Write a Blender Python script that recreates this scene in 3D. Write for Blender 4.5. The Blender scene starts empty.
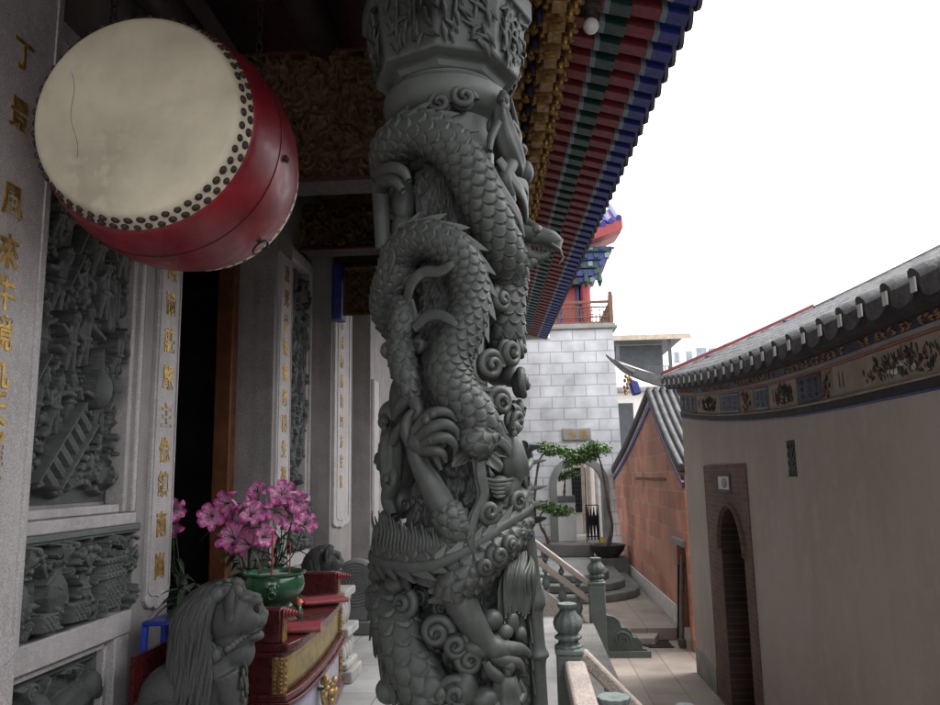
import bpy, math, random
import numpy as np
from mathutils import Vector
random.seed(7)
R = math.radians
sc = bpy.context.scene
COL = sc.collection

# ------------------------------------------------------------------ camera
F = 764.0                      # focal length in photo pixels (940 wide)
CZ = 2.15
CAM = np.array([0, 0, CZ], float)
def nrm(v):
    v = np.array(v, float); return v / np.linalg.norm(v)
_up = nrm([(380 - 470) / F, (352.5 + 4400) / F, -1])
_yd = nrm([(525 - 470) / F, (352.5 - 475) / F, -1.0]); _yd = nrm(_yd - _yd.dot(_up) * _up)
_xd = np.cross(_yd, _up)
M = np.array([_xd, _yd, _up])
cam_d = bpy.data.cameras.new('camera'); cam = bpy.data.objects.new('camera', cam_d); COL.objects.link(cam)
from mathutils import Matrix
mw = Matrix([list(M[i]) + [CAM[i]] for i in range(3)] + [[0, 0, 0, 1]])
cam.matrix_world = mw
cam_d.sensor_fit = 'HORIZONTAL'; cam_d.sensor_width = 36.0; cam_d.lens = F / 940 * 36
cam_d.clip_start = 0.05; cam_d.clip_end = 3000
sc.camera = cam

# ------------------------------------------------------------------ light
SUN_EL, SUN_AZ = R(62), R(70)
w = bpy.data.worlds.new('World'); sc.world = w; w.use_nodes = True
nt = w.node_tree; bg = nt.nodes['Background']
sky = nt.nodes.new('ShaderNodeTexSky'); sky.sky_type = 'NISHITA'; sky.sun_disc = False
sky.sun_elevation = SUN_EL; sky.sun_rotation = SUN_AZ; sky.air_density = 1.0; sky.dust_density = 4.0
hs = nt.nodes.new('ShaderNodeHueSaturation'); hs.inputs['Saturation'].default_value = 0.12   # overcast: nearly no blue
nt.links.new(sky.outputs[0], hs.inputs['Color'])
mx = nt.nodes.new('ShaderNodeMix'); mx.data_type = 'RGBA'; mx.inputs[0].default_value = 0.55
mx.inputs[7].default_value = (9.0, 9.1, 9.3, 1)                                              # flat cloud layer
nt.links.new(hs.outputs[0], mx.inputs[6]); nt.links.new(mx.outputs[2], bg.inputs[0])
bg.inputs[1].default_value = 0.15
sd = bpy.data.lights.new('sun', 'SUN'); sd.energy = 0.8; sd.angle = R(25); sd.color = (1, .97, .93)
sun = bpy.data.objects.new('sun', sd); COL.objects.link(sun)
_sdir = Vector((math.sin(SUN_AZ) * math.cos(SUN_EL), math.cos(SUN_AZ) * math.cos(SUN_EL), math.sin(SUN_EL)))
sun.rotation_euler = _sdir.to_track_quat('Z', 'Y').to_euler(); sun.location = (6, 4, 14)
sc.view_settings.view_transform = 'Standard'; sc.view_settings.look = 'None'
sc.view_settings.exposure = 1.65; sc.view_settings.gamma = 1; sc.view_settings.use_curve_mapping = False
sc.render.engine = 'CYCLES'
sc.cycles.max_bounces = 8; sc.cycles.diffuse_bounces = 5
sc.cycles.use_denoising = True

# ------------------------------------------------------------------ pixel -> world on a known plane
def ray(px, py): return M @ np.array([(px - 470) / F, (352.5 - py) / F, -1.0])
def at_x(px, py, x): d = ray(px, py); return CAM + d * x / d[0]
def at_y(px, py, y): d = ray(px, py); return CAM + d * y / d[1]
def at_z(px, py, z): d = ray(px, py); return CAM + d * (z - CZ) / d[2]

# ------------------------------------------------------------------ numpy noise
def _h(ix, iy, iz, s):
    n = (ix * 374761393 + iy * 668265263 + iz * 2147483647 + s * 1274126177) & 0xffffffff
    n = ((n ^ (n >> 13)) * 1274126177) & 0xffffffff
    n = (n ^ (n >> 16)) & 0xffffff
    return n / float(0xffffff)
def vnoise(x, y, z=0.0, s=0):
    x, y, z = np.broadcast_arrays(np.asarray(x, float), np.asarray(y, float), np.asarray(z, float))
    ix, iy, iz = np.floor(x).astype(np.int64), np.floor(y).astype(np.int64), np.floor(z).astype(np.int64)
    fx, fy, fz = x - ix, y - iy, z - iz
    fx, fy, fz = [t * t * (3 - 2 * t) for t in (fx, fy, fz)]
    o = 0
    for a in (0, 1):
        for b in (0, 1):
            for c in (0, 1):
                wgt = (fx if a else 1 - fx) * (fy if b else 1 - fy) * (fz if c else 1 - fz)
                o = o + wgt * _h(ix + a, iy + b, iz + c, s)
    return o
def fbm(x, y, z=0.0, s=0, o=4):
    v, a, t = 0, 1.0, 0
    for i in range(o):
        v = v + a * vnoise(np.asarray(x) * 2 ** i, np.asarray(y) * 2 ** i, np.asarray(z) * 2 ** i, s + i); t += a; a *= .5
    return v / t

# ------------------------------------------------------------------ materials
MATS = {}
def mat(name, c1, c2=None, scale=12, rough=.7, bump=0.0, bscale=60, metal=0.0, c3=None, speck=0, spec=.5, detail=5, wear=0.0, lo=.38, hi=.62, streak=0.0, sa=.3):
    """noise mixed colours with optional fine speckle, bump and worn edges; all in object space"""
    m = bpy.data.materials.new(name); m.use_nodes = True; t = m.node_tree; b = t.nodes['Principled BSDF']
    L = t.links.new; N = t.nodes.new
    b.inputs['Roughness'].default_value = rough; b.inputs['Metallic'].default_value = metal
    b.inputs['Specular IOR Level'].default_value = spec
    tc = N('ShaderNodeTexCoord'); src = tc.outputs['Object']
    col = None
    def rgb(c):
        n = N('ShaderNodeRGB'); n.outputs[0].default_value = (*c, 1); return n.outputs[0]
    col = rgb(c1)
    def blend(fac, a, c):
        x = N('ShaderNodeMix'); x.data_type = 'RGBA'; L(fac, x.inputs[0]); L(a, x.inputs[6]); L(c, x.inputs[7]); return x.outputs[2]
    def noise(sc_, det, lo_, hi_):
        n = N('ShaderNodeTexNoise'); n.inputs['Scale'].default_value = sc_; n.inputs['Detail'].default_value = det; L(src, n.inputs['Vector'])
        r = N('ShaderNodeMapRange'); r.inputs['From Min'].default_value = lo_; r.inputs['From Max'].default_value = hi_; L(n.outputs[0], r.inputs[0]); return r.outputs[0]
    if c2: col = blend(noise(scale, detail, lo, hi), col, rgb(c2))
    if c3: col = blend(noise(scale * 7, 3, .5, .75), col, rgb(c3))
    if speck:
        n = N('ShaderNodeTexNoise'); n.inputs['Scale'].default_value = speck; n.inputs['Detail'].default_value = 1; L(src, n.inputs['Vector'])
        r = N('ShaderNodeMapRange'); r.inputs['From Min'].default_value = .3; r.inputs['From Max'].default_value = .7
        r.inputs['To Min'].default_value = 1 - sa; r.inputs['To Max'].default_value = 1 + sa; L(n.outputs[0], r.inputs[0])
        x = N('ShaderNodeMix'); x.data_type = 'RGBA'; x.blend_type = 'MULTIPLY'; x.inputs[0].default_value = 1
        L(col, x.inputs[6]); L(r.outputs[0], x.inputs[7]); col = x.outputs[2]
    if streak:                                                        # rain streaks down the face
        mp = N('ShaderNodeMapping'); mp.inputs['Scale'].default_value = (7, 7, .45); L(src, mp.inputs[0])
        n = N('ShaderNodeTexNoise'); n.inputs['Scale'].default_value = 1.3; n.inputs['Detail'].default_value = 6; L(mp.outputs[0], n.inputs['Vector'])
        r = N('ShaderNodeMapRange'); r.inputs['From Min'].default_value = .42; r.inputs['From Max'].default_value = .72; r.inputs['To Min'].default_value = 1; r.inputs['To Max'].default_value = 1 - streak; L(n.outputs[0], r.inputs[0])
        x = N('ShaderNodeMix'); x.data_type = 'RGBA'; x.blend_type = 'MULTIPLY'; x.inputs[0].default_value = 1; L(col, x.inputs[6]); L(r.outputs[0], x.inputs[7]); col = x.outputs[2]
    if wear:
        g = N('ShaderNodeNewGeometry'); r = N('ShaderNodeMapRange'); r.inputs['From Min'].default_value = .5; r.inputs['From Max'].default_value = .62
        r.inputs['To Max'].default_value = wear; L(g.outputs['Pointiness'], r.inputs[0])
        col = blend(r.outputs[0], col, rgb([min(1, v * 2.2 + .03) for v in c1]))
    L(col, b.inputs['Base Color'])
    rn = noise(scale * 3, 3, .3, .7); rr = N('ShaderNodeMapRange'); L(rn, rr.inputs[0])
    rr.inputs['To Min'].default_value = max(0.05, rough - .1); rr.inputs['To Max'].default_value = min(1, rough + .1); L(rr.outputs[0], b.inputs['Roughness'])
    if bump:
        n = N('ShaderNodeTexNoise'); n.inputs['Scale'].default_value = bscale; n.inputs['Detail'].default_value = 4; L(src, n.inputs['Vector'])
        bp = N('ShaderNodeBump'); bp.inputs['Strength'].default_value = bump; bp.inputs['Distance'].default_value = .01
        L(n.outputs[0], bp.inputs['Height']); L(bp.outputs[0], b.inputs['Normal'])
    MATS[name] = m; return m

def brick_mat(name, axes, c1, c2, mortar, bw, bh, ms=.01, rough=.8, bump=.4, off=.5, tint=None, shift=(0, 0, 0), bias=0.0):
    """brick / ashlar / paving pattern: axes says which object axes run along and up the courses"""
    m = bpy.data.materials.new(name); m.use_nodes = True; t = m.node_tree; b = t.nodes['Principled BSDF']
    L = t.links.new; N = t.nodes.new
    tc = N('ShaderNodeTexCoord'); sp = N('ShaderNodeSeparateXYZ'); cb = N('ShaderNodeCombineXYZ')
    mp = N('ShaderNodeMapping'); mp.inputs['Location'].default_value = shift
    L(tc.outputs['Object'], mp.inputs[0]); L(mp.outputs[0], sp.inputs[0]); L(sp.outputs['XYZ'.index(axes[0])], cb.inputs[0]); L(sp.outputs['XYZ'.index(axes[1])], cb.inputs[1])
    br = N('ShaderNodeTexBrick'); L(cb.outputs[0], br.inputs['Vector'])
    br.inputs['Color1'].default_value = (*c1, 1); br.inputs['Color2'].default_value = (*c2, 1); br.inputs['Mortar'].default_value = (*mortar, 1)
    br.inputs['Scale'].default_value = 1; br.inputs['Mortar Size'].default_value = ms; br.inputs['Mortar Smooth'].default_value = .2
    br.inputs['Brick Width'].default_value = bw; br.inputs['Row Height'].default_value = bh; br.offset = off; br.inputs['Bias'].default_value = bias
    n = N('ShaderNodeTexNoise'); n.inputs['Scale'].default_value = 2.2; n.inputs['Detail'].default_value = 7; L(tc.outputs['Object'], n.inputs['Vector'])
    r = N('ShaderNodeMapRange'); r.inputs['From Min'].default_value = .3; r.inputs['From Max'].default_value = .7
    r.inputs['To Min'].default_value = .72; r.inputs['To Max'].default_value = 1.2; L(n.outputs[0], r.inputs[0])
    x = N('ShaderNodeMix'); x.data_type = 'RGBA'; x.blend_type = 'MULTIPLY'; x.inputs[0].default_value = 1; L(br.outputs[0], x.inputs[6]); L(r.outputs[0], x.inputs[7])
    col = x.outputs[2]
    if tint:
        n2 = N('ShaderNodeTexNoise'); n2.inputs['Scale'].default_value = 1.1; n2.inputs['Detail'].default_value = 8; L(tc.outputs['Object'], n2.inputs['Vector'])
        r2 = N('ShaderNodeMapRange'); r2.inputs['From Min'].default_value = .52; r2.inputs['From Max'].default_value = .72; L(n2.outputs[0], r2.inputs[0])
        y = N('ShaderNodeMix'); y.data_type = 'RGBA'; L(r2.outputs[0], y.inputs[0]); L(col, y.inputs[6]); y.inputs[7].default_value = (*tint, 1); col = y.outputs[2]
    L(col, b.inputs['Base Color']); b.inputs['Roughness'].default_value = rough
    n3 = N('ShaderNodeTexNoise'); n3.inputs['Scale'].default_value = 45; n3.inputs['Detail'].default_value = 4; L(tc.outputs['Object'], n3.inputs['Vector'])
    ad = N('ShaderNodeMath'); ad.operation = 'MULTIPLY_ADD'; L(br.outputs['Fac'], ad.inputs[0]); ad.inputs[1].default_value = -1.2; L(n3.outputs[0], ad.inputs[2])
    bp = N('ShaderNodeBump'); bp.inputs['Strength'].default_value = bump; bp.inputs['Distance'].default_value = .008; L(ad.outputs[0], bp.inputs['Height']); L(bp.outputs[0], b.inputs['Normal'])
    MATS[name] = m; return m

mat('granite', (.44, .41, .41), (.37, .345, .345), 3, .65, .12, 140, speck=160, c3=(.48, .45, .44), streak=.14)
mat('granite_plain', (.27, .25, .24), (.22, .205, .20), 3, .7, .12, 140, speck=150, streak=.2)
mat('dragon_stone', (.056, .064, .058), (.042, .047, .044), 4, .55, .10, 130, speck=220, wear=.75, c3=(.066, .074, .067), sa=.12)
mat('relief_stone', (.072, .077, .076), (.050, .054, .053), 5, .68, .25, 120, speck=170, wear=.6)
mat('green_slab', (.125, .14, .135), (.10, .115, .11), 4, .6, .1, 120, speck=150)
mat('lion_stone', (.050, .054, .051), (.038, .042, .039), 4, .72, .3, 150, speck=170, wear=.5)
mat('post_stone', (.115, .14, .13), (.08, .10, .092), 5, .75, .3, 90, speck=120, wear=.5)
mat('rail_stone', (.46, .39, .345), (.36, .31, .285), 4, .7, .2, 80, speck=110)
mat('white_stone', (.40, .39, .37), (.30, .29, .28), 6, .7, .2, 80)
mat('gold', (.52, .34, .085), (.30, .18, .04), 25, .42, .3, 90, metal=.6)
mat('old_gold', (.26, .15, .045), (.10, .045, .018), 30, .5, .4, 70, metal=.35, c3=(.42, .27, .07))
mat('shaded_gold', (.10, .055, .018), (.035, .016, .008), 26, .6, .4, 70, metal=.3, c3=(.20, .12, .035))  # darker copy of the gilt, with the porch shade put into its colour
mat('drum_skin', (.66, .595, .455), (.36, .32, .24), 1.9, .68, .10, 30, c3=(.58, .52, .40), lo=.42, hi=.72, detail=9)
mat('drum_red', (.24, .012, .022), (.16, .009, .017), 5, .42, .04, 60, spec=.6)
mat('iron', (.018, .016, .015), (.035, .027, .022), 20, .5, .2, 100, metal=.6)
mat('stud', (.020, .012, .010), (.035, .02, .016), 40, .6, .1, 100)
mat('dark_wood', (.022, .016, .014), (.035, .024, .018), 6, .65, .2, 60)
mat('door_wood', (.16, .055, .016), (.10, .035, .012), 7, .5, .15, 70)
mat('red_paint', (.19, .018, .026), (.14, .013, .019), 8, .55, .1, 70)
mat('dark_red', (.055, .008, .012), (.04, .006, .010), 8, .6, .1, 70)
mat('blue_paint', (.018, .032, .22), (.014, .024, .15), 9, .5, .1, 60)
mat('green_paint', (.009, .048, .042), (.007, .036, .032), 9, .5, .1, 60)
mat('pale_line', (.20, .26, .29), (.15, .20, .22), 20, .6)
mat('navy', (.012, .016, .055), (.02, .022, .06), 12, .6, .1, 60)
mat('tile_grey', (.115, .112, .116), (.065, .064, .068), 7, .8, .4, 60, c3=(.155, .15, .15))
mat('tile_dark', (.03, .028, .03), (.05, .045, .048), 8, .8, .3, 60)
mat('white_paint', (.78, .77, .75), (.62, .61, .59), 9, .7, .15, 60)
mat('plaster_wall', (.53, .465, .415), (.475, .415, .365), 1.3, .9, .14, 50, c3=(.55, .49, .44), streak=.07)
mat('cream', (.40, .33, .26), (.30, .25, .20), 7, .8, .1, 60)
mat('ochre', (.38, .23, .06), (.28, .15, .04), 20, .7, .1, 60)
mat('frieze_buff', (.33, .26, .18), (.25, .19, .13), 18, .8, .1, 60)
mat('black_band', (.022, .022, .024), (.035, .034, .035), 8, .75, .1, 60)
mat('eave_wood', (.045, .032, .026), (.065, .046, .036), 9, .8, .3, 50)
mat('salmon', (.36, .15, .11), (.28, .12, .09), 9, .7)
mat('cement', (.30, .29, .275), (.22, .21, .20), 3, .85, .25, 50)
mat('step_stone', (.17, .18, .172), (.125, .135, .13), 4, .75, .2, 80, speck=100)
mat('dark_void', (.012, .011, .011), (.016, .014, .014), 3, .9)
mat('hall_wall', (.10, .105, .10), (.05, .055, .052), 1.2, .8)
mat('grate', (.03, .028, .026), (.05, .04, .035), 20, .7, .2, 80, metal=.4)
mat('celadon', (.030, .105, .052), (.020, .075, .040), 4, .16, .03, 40, spec=.7)
mat('ash', (.32, .30, .27), (.22, .2, .18), 30, .95, .5, 120)
mat('incense_red', (.32, .05, .025), (.22, .035, .02), 20, .7)
mat('lacquer', (.085, .012, .012), (.06, .009, .010), 7, .3, .05, 60, spec=.55)
mat('gold_panel', (.36, .255, .09), (.21, .15, .055), 9, .42, .35, 35, metal=.45, c3=(.16, .18, .10))
mat('mural', (.30, .31, .40), (.22, .22, .30), 6, .6, .2, 40, c3=(.40, .33, .22))
mat('candle_red', (.34, .012, .022), (.22, .01, .016), 18, .35)
mat('pink_petal', (.48, .075, .27), (.34, .038, .18), 26, .5, c3=(.54, .16, .36))
mat('petal_white', (.60, .30, .46), (.50, .19, .36), 20, .5)
mat('leaf', (.030, .062, .024), (.020, .042, .018), 20, .45)
mat('bonsai_leaf', (.075, .155, .035), (.045, .105, .028), 16, .55, c3=(.13, .20, .05))
mat('bark', (.12, .085, .075), (.07, .05, .045), 22, .9, .6, 60)
mat('bright_blue', (.02, .055, .42), (.016, .04, .30), 8, .4)
mat('pot_dark', (.035, .033, .033), (.05, .046, .045), 9, .6, .2, 60)
mat('cloth_black', (.012, .012, .02), (.02, .02, .03), 15, .8)
mat('yellow_plastic', (.55, .42, .03), None, 9, .4)
mat('lamp_glass', (.62, .62, .60), None, 9, .25)
mat('shed_dark', (.06, .068, .075), (.045, .05, .058), 6, .7)
mat('far_white', (.78, .77, .74), (.68, .67, .65), 2, .85)
mat('far_glass', (.20, .25, .29), (.14, .18, .22), 4, .25)
mat('rust_brown', (.16, .075, .045), (.11, .05, .03), 12, .75, .2, 60)
mat('red_bright', (.27, .028, .034), (.20, .022, .026), 7, .55)
mat('figure_orange', (.55, .13, .03), None, 9, .4)
mat('slab_grey', (.24, .235, .22), (.19, .185, .175), 3, .8, .2, 60, speck=90)
brick_mat('ashlar', 'XZ', (.50, .50, .52), (.45, .455, .475), (.26, .26, .27), .52, .258, .010, bump=.3)
brick_mat('old_brick', 'YZ', (.64, .29, .185), (.45, .175, .11), (.46, .34, .27), .34, .25, .012, bump=.6, off=.37, tint=(.30, .18, .135), bias=-.1)
brick_mat('door_brick', 'YZ', (.20, .105, .078), (.14, .075, .058), (.19, .15, .13), .11, .045, .004, bump=.5)
brick_mat('dark_brick', 'YZ', (.075, .042, .034), (.045, .027, .023), (.09, .07, .06), .22, .06, .006, bump=.5)
brick_mat('paving', 'YX', (.36, .305, .26), (.30, .255, .22), (.17, .14, .12), 1.15, .38, .006, bump=.25, off=.43, tint=(.29, .25, .22))
brick_mat('porch_paving', 'YX', (.33, .325, .32), (.28, .275, .27), (.15, .15, .15), .9, .6, .006, bump=.2)

# glass-like plastic wrap
m = bpy.data.materials.new('plastic_wrap'); m.use_nodes = True
pb = m.node_tree.nodes['Principled BSDF']; pb.inputs['Base Color'].default_value = (.9, .9, .92, 1); pb.inputs['Roughness'].default_value = .12
pb.inputs['Alpha'].default_value = .05; MATS['plastic_wrap'] = m
# ------------------------------------------------------------------ objects
ROOT = {}
def tag(o, label=None, cat=None, group=None, kind=None):
    if label: o['label'] = label
    if cat: o['category'] = cat
    if group: o['group'] = group
    if kind: o['kind'] = kind
    return o
def thing(name, label, cat, loc=(0, 0, 0), group=None):
    o = bpy.data.objects.new(name, None); COL.objects.link(o); o.location = tuple(float(v) for v in loc); o.empty_display_size = .1
    ROOT[o.name] = np.array(loc, float); return tag(o, label, cat, group)
def origin(o):
    while o.parent: o = o.parent
    return ROOT.get(o.name, np.zeros(3))
def dup(root, loc, label=None, group=None):
    r = root.copy(); COL.objects.link(r); r.location = tuple(float(v) for v in loc); ROOT[r.name] = np.array(loc, float)
    if label: r['label'] = label
    if group: r['group'] = group
    def rec(a, b):
        for ch in [c for c in bpy.data.objects if c.parent == a]:
            c = ch.copy(); COL.objects.link(c); c.parent = b; rec(ch, c)
    rec(root, r); return r

class MB:
    """collects geometry in world space; build() links it as one mesh object"""
    def __init__(s): s.v = []; s.f = []; s.m = []; s.n = 0
    def add(s, v, f, mi=0):
        v = np.asarray(v, float).reshape(-1, 3); f = [tuple(int(i) + s.n for i in q) for q in f]
        s.v.append(v); s.f += f; s.m += [mi] * len(f); s.n += len(v); return s
    def grid(s, P, cu=False, cv=False, mi=0, flip=False):
        nu, nv = P.shape[:2]; i = np.arange(nu * nv).reshape(nu, nv)
        if cu: i = np.vstack([i, i[:1]])
        if cv: i = np.hstack([i, i[:, :1]])
        q = np.stack([i[:-1, :-1], i[1:, :-1], i[1:, 1:], i[:-1, 1:]], -1).reshape(-1, 4)
        if flip: q = q[:, ::-1]
        return s.add(P.reshape(-1, 3), q.tolist(), mi)
    def box(s, a, b, mi=0):
        x0, y0, z0 = [min(p, q) for p, q in zip(a, b)]; x1, y1, z1 = [max(p, q) for p, q in zip(a, b)]
        v = [(x0, y0, z0), (x1, y0, z0), (x1, y1, z0), (x0, y1, z0), (x0, y0, z1), (x1, y0, z1), (x1, y1, z1), (x0, y1, z1)]
        return s.add(v, [(0, 3, 2, 1), (4, 5, 6, 7), (0, 1, 5, 4), (1, 2, 6, 5), (2, 3, 7, 6), (3, 0, 4, 7)], mi)
    def obox(s, c, ax, ay, az, mi=0):
        """box from centre and three half-axis vectors"""
        c, ax, ay, az = [np.array(q, float) for q in (c, ax, ay, az)]
        v = [c + i * ax + j * ay + k * az for k in (-1, 1) for j in (-1, 1) for i in (-1, 1)]
        return s.add(v, [(0, 2, 3, 1), (4, 5, 7, 6), (0, 1, 5, 4), (1, 3, 7, 5), (3, 2, 6, 7), (2, 0, 4, 6)], mi)
    def bar(s, p, q, wd, ht, upv=(0, 0, 1), mi=0):
        p, q = np.array(p, float), np.array(q, float); d = q - p; L = np.linalg.norm(d); d /= L
        side = nrm(np.cross(d, upv)); u = np.cross(side, d)
        return s.obox((p + q) / 2, d * L / 2, side * wd / 2, u * ht / 2, mi)
    def prism(s, poly, vec, mi=0):
        """closed polygon (list of 3D points) pushed along vec"""
        a = np.array(poly, float); n = len(a); b = a + np.array(vec, float)
        f = [tuple(range(n))[::-1], tuple(range(n, 2 * n))] + [(i, (i + 1) % n, n + (i + 1) % n, n + i) for i in range(n)]
        return s.add(np.vstack([a, b]), f, mi)
    def lathe(s, prof, c=(0, 0, 0), n=32, axis='z', flute=None, mi=0):
        prof = np.array(prof, float); t = np.arange(n) / n * 2 * math.pi
        r = prof[:, :1] * np.ones(n)
        if flute: r = r * (1 + flute[1] * np.cos(t * flute[0]))[None, :]
        h = prof[:, 1:2] * np.ones(n); a, b = r * np.cos(t), r * np.sin(t)
        P = {'z': (a, b, h), 'y': (a, h, b), 'x': (h, a, b)}[axis]
        P = np.stack(P, -1) + np.array(c, float)
        s.grid(P, cv=True, mi=mi, flip=(axis != 'y')); 
        return s
    def tube(s, pts, rad, n=12, cap=True, flat=None, nvec=None, mi=0, disp=None):
        """swept round section; flat=(wide, thick) factors with nvec as the thick direction"""
        p = np.array(pts, float); k = len(p); rad = np.broadcast_to(np.array(rad, float), (k,))
        d = np.gradient(p, axis=0); d /= np.linalg.norm(d, axis=1)[:, None] + 1e-12
        if nvec is None:
            ref = np.array([0, 0, 1.0]) if abs(d[0][2]) < .9 else np.array([1.0, 0, 0])
            nn = []; cur = nrm(ref - ref.dot(d[0]) * d[0])
            for i in range(k):
                cur = nrm(cur - cur.dot(d[i]) * d[i]); nn.append(cur)
            nn = np.array(nn)
        else:
            nv = np.broadcast_to(np.array(nvec, float), (k, 3)); nn = nv - (nv * d).sum(1)[:, None] * d
            nn = nn / (np.linalg.norm(nn, axis=1)[:, None] + 1e-12)
        bb = np.cross(d, nn); t = np.arange(n) / n * 2 * math.pi
        fw, ft = flat if flat else (1, 1)
        rr = rad[:, None] * np.ones(n)
        if disp is not None: rr = rr + disp
        P = p[:, None, :] + (nn[:, None, :] * (np.cos(t)[None, :, None] * ft) + bb[:, None, :] * (np.sin(t)[None, :, None] * fw)) * rr[:, :, None]
        s.grid(P, cv=True, mi=mi)
        if cap:
            b0 = s.n - k * n
            for row, c, fl in ((0, p[0], 1), (k - 1, p[-1], 0)):
                ci = s.n; s.v.append(c.reshape(1, 3)); s.n += 1
                for j in range(n):
                    a, b = b0 + row * n + j, b0 + row * n + (j + 1) % n
                    s.f.append((ci, a, b) if not fl else (ci, b, a)); s.m.append(mi)
        return s
    def ball(s, c, r, nu=12, nv=16, mi=0, axes=None):
        r = np.broadcast_to(np.array(r, float), (3,)); t = np.linspace(0, math.pi, nu + 1)[1:-1]; a = np.arange(nv) / nv * 2 * math.pi
        P = np.stack([np.sin(t)[:, None] * np.cos(a), np.sin(t)[:, None] * np.sin(a), np.cos(t)[:, None] * np.ones(nv)], -1)
        top, bot = np.array([0, 0, 1.0]), np.array([0, 0, -1.0])
        A = np.diag(r) if axes is None else np.array(axes, float) .T * r
        c = np.array(c, float); Q = P @ A.T + c; b0 = s.n
        s.grid(Q, cv=True, mi=mi)
        for pt, row, fl in ((A @ top + c, 0, 0), (A @ bot + c, nu - 2, 1)):
            ci = s.n; s.v.append(pt.reshape(1, 3)); s.n += 1
            for j in range(nv):
                u, v = b0 + row * nv + j, b0 + row * nv + (j + 1) % nv
                s.f.append((ci, u, v) if not fl else (ci, v, u)); s.m.append(mi)
        return s
    def build(s, name, mats, parent=None, smooth=True, bevel=0, angle=35, label=None, subd=0, remesh=0, solid=0):
        V = np.vstack(s.v); off = origin(parent) if parent else 0
        me = bpy.data.meshes.new(name); me.from_pydata((V - off).tolist(), [], s.f)
        for mm in (mats if isinstance(mats, (list, tuple)) else [mats]): me.materials.append(MATS[mm])
        me.polygons.foreach_set('material_index', s.m)
        if smooth:
            me.polygons.foreach_set('use_smooth', [True] * len(s.f)); me.update()
            if angle < 180 and not remesh: me.set_sharp_from_angle(angle=R(angle))
        me.update(); o = bpy.data.objects.new(name, me); COL.objects.link(o)
        if parent: o.parent = parent
        if solid: md = o.modifiers.new('solid', 'SOLIDIFY'); md.thickness = solid; md.offset = 0
        if remesh:
            md = o.modifiers.new('remesh', 'REMESH'); md.mode = 'VOXEL'; md.voxel_size = remesh; md.use_smooth_shade = True
            md = o.modifiers.new('smooth', 'SMOOTH'); md.factor = .5; md.iterations = 2
        if bevel:
            md = o.modifiers.new('bevel', 'BEVEL'); md.width = bevel; md.segments = 2; md.limit_method = 'ANGLE'; md.angle_limit = R(40)
        if subd: md = o.modifiers.new('subd', 'SUBSURF'); md.levels = subd; md.render_levels = subd
        if label: o['label'] = label
        return o

def spline(ctrl, n):
    """Catmull-Rom through rows of any width"""
    c = np.array(ctrl, float); k = len(c); c = np.vstack([2 * c[0] - c[1], c, 2 * c[-1] - c[-2]])
    t = np.linspace(0, k - 1 - 1e-9, n); i = t.astype(int); u = (t - i)[:, None]
    a, b, d, e = c[i], c[i + 1], c[i + 2], c[i + 3]
    return .5 * (2 * b + (d - a) * u + (2 * a - 5 * b + 4 * d - e) * u ** 2 + (3 * b - a - 3 * d + e) * u ** 3)
def resample(p, step):
    L = np.r_[0, np.cumsum(np.linalg.norm(np.diff(p[:, :3], axis=0), axis=1))]; n = max(4, int(L[-1] / step))
    t = np.linspace(0, L[-1], n); return np.stack([np.interp(t, L, p[:, k]) for k in range(p.shape[1])], 1), t

def text_mesh(s, size):
    """letters as flat outlines: returns (verts in the x-y plane centred on 0, faces)"""
    c = bpy.data.curves.new('letters', 'FONT'); c.body = s; c.size = size; c.extrude = size * .03; c.align_x = 'CENTER'; c.align_y = 'CENTER'; c.offset = size * .018
    o = bpy.data.objects.new('letters', c); COL.objects.link(o)
    me = bpy.data.meshes.new_from_object(o.evaluated_get(bpy.context.evaluated_depsgraph_get()))
    v = np.array([x.co[:] for x in me.vertices]); f = [tuple(q.vertices) for q in me.polygons]
    bpy.data.objects.remove(o); bpy.data.curves.remove(c); bpy.data.meshes.remove(me)
    if len(v): v[:, :2] -= (v[:, :2].max(0) + v[:, :2].min(0)) / 2
    return v, f
def write(mb, s, size, c, ux, uy, un, mi=0):
    v, f = text_mesh(s, size); ux, uy, un, c = [np.array(q, float) for q in (ux, uy, un, c)]
    if len(v): mb.add(v[:, :1] * ux + v[:, 1:2] * uy + v[:, 2:] * un + c, f, mi)

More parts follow.
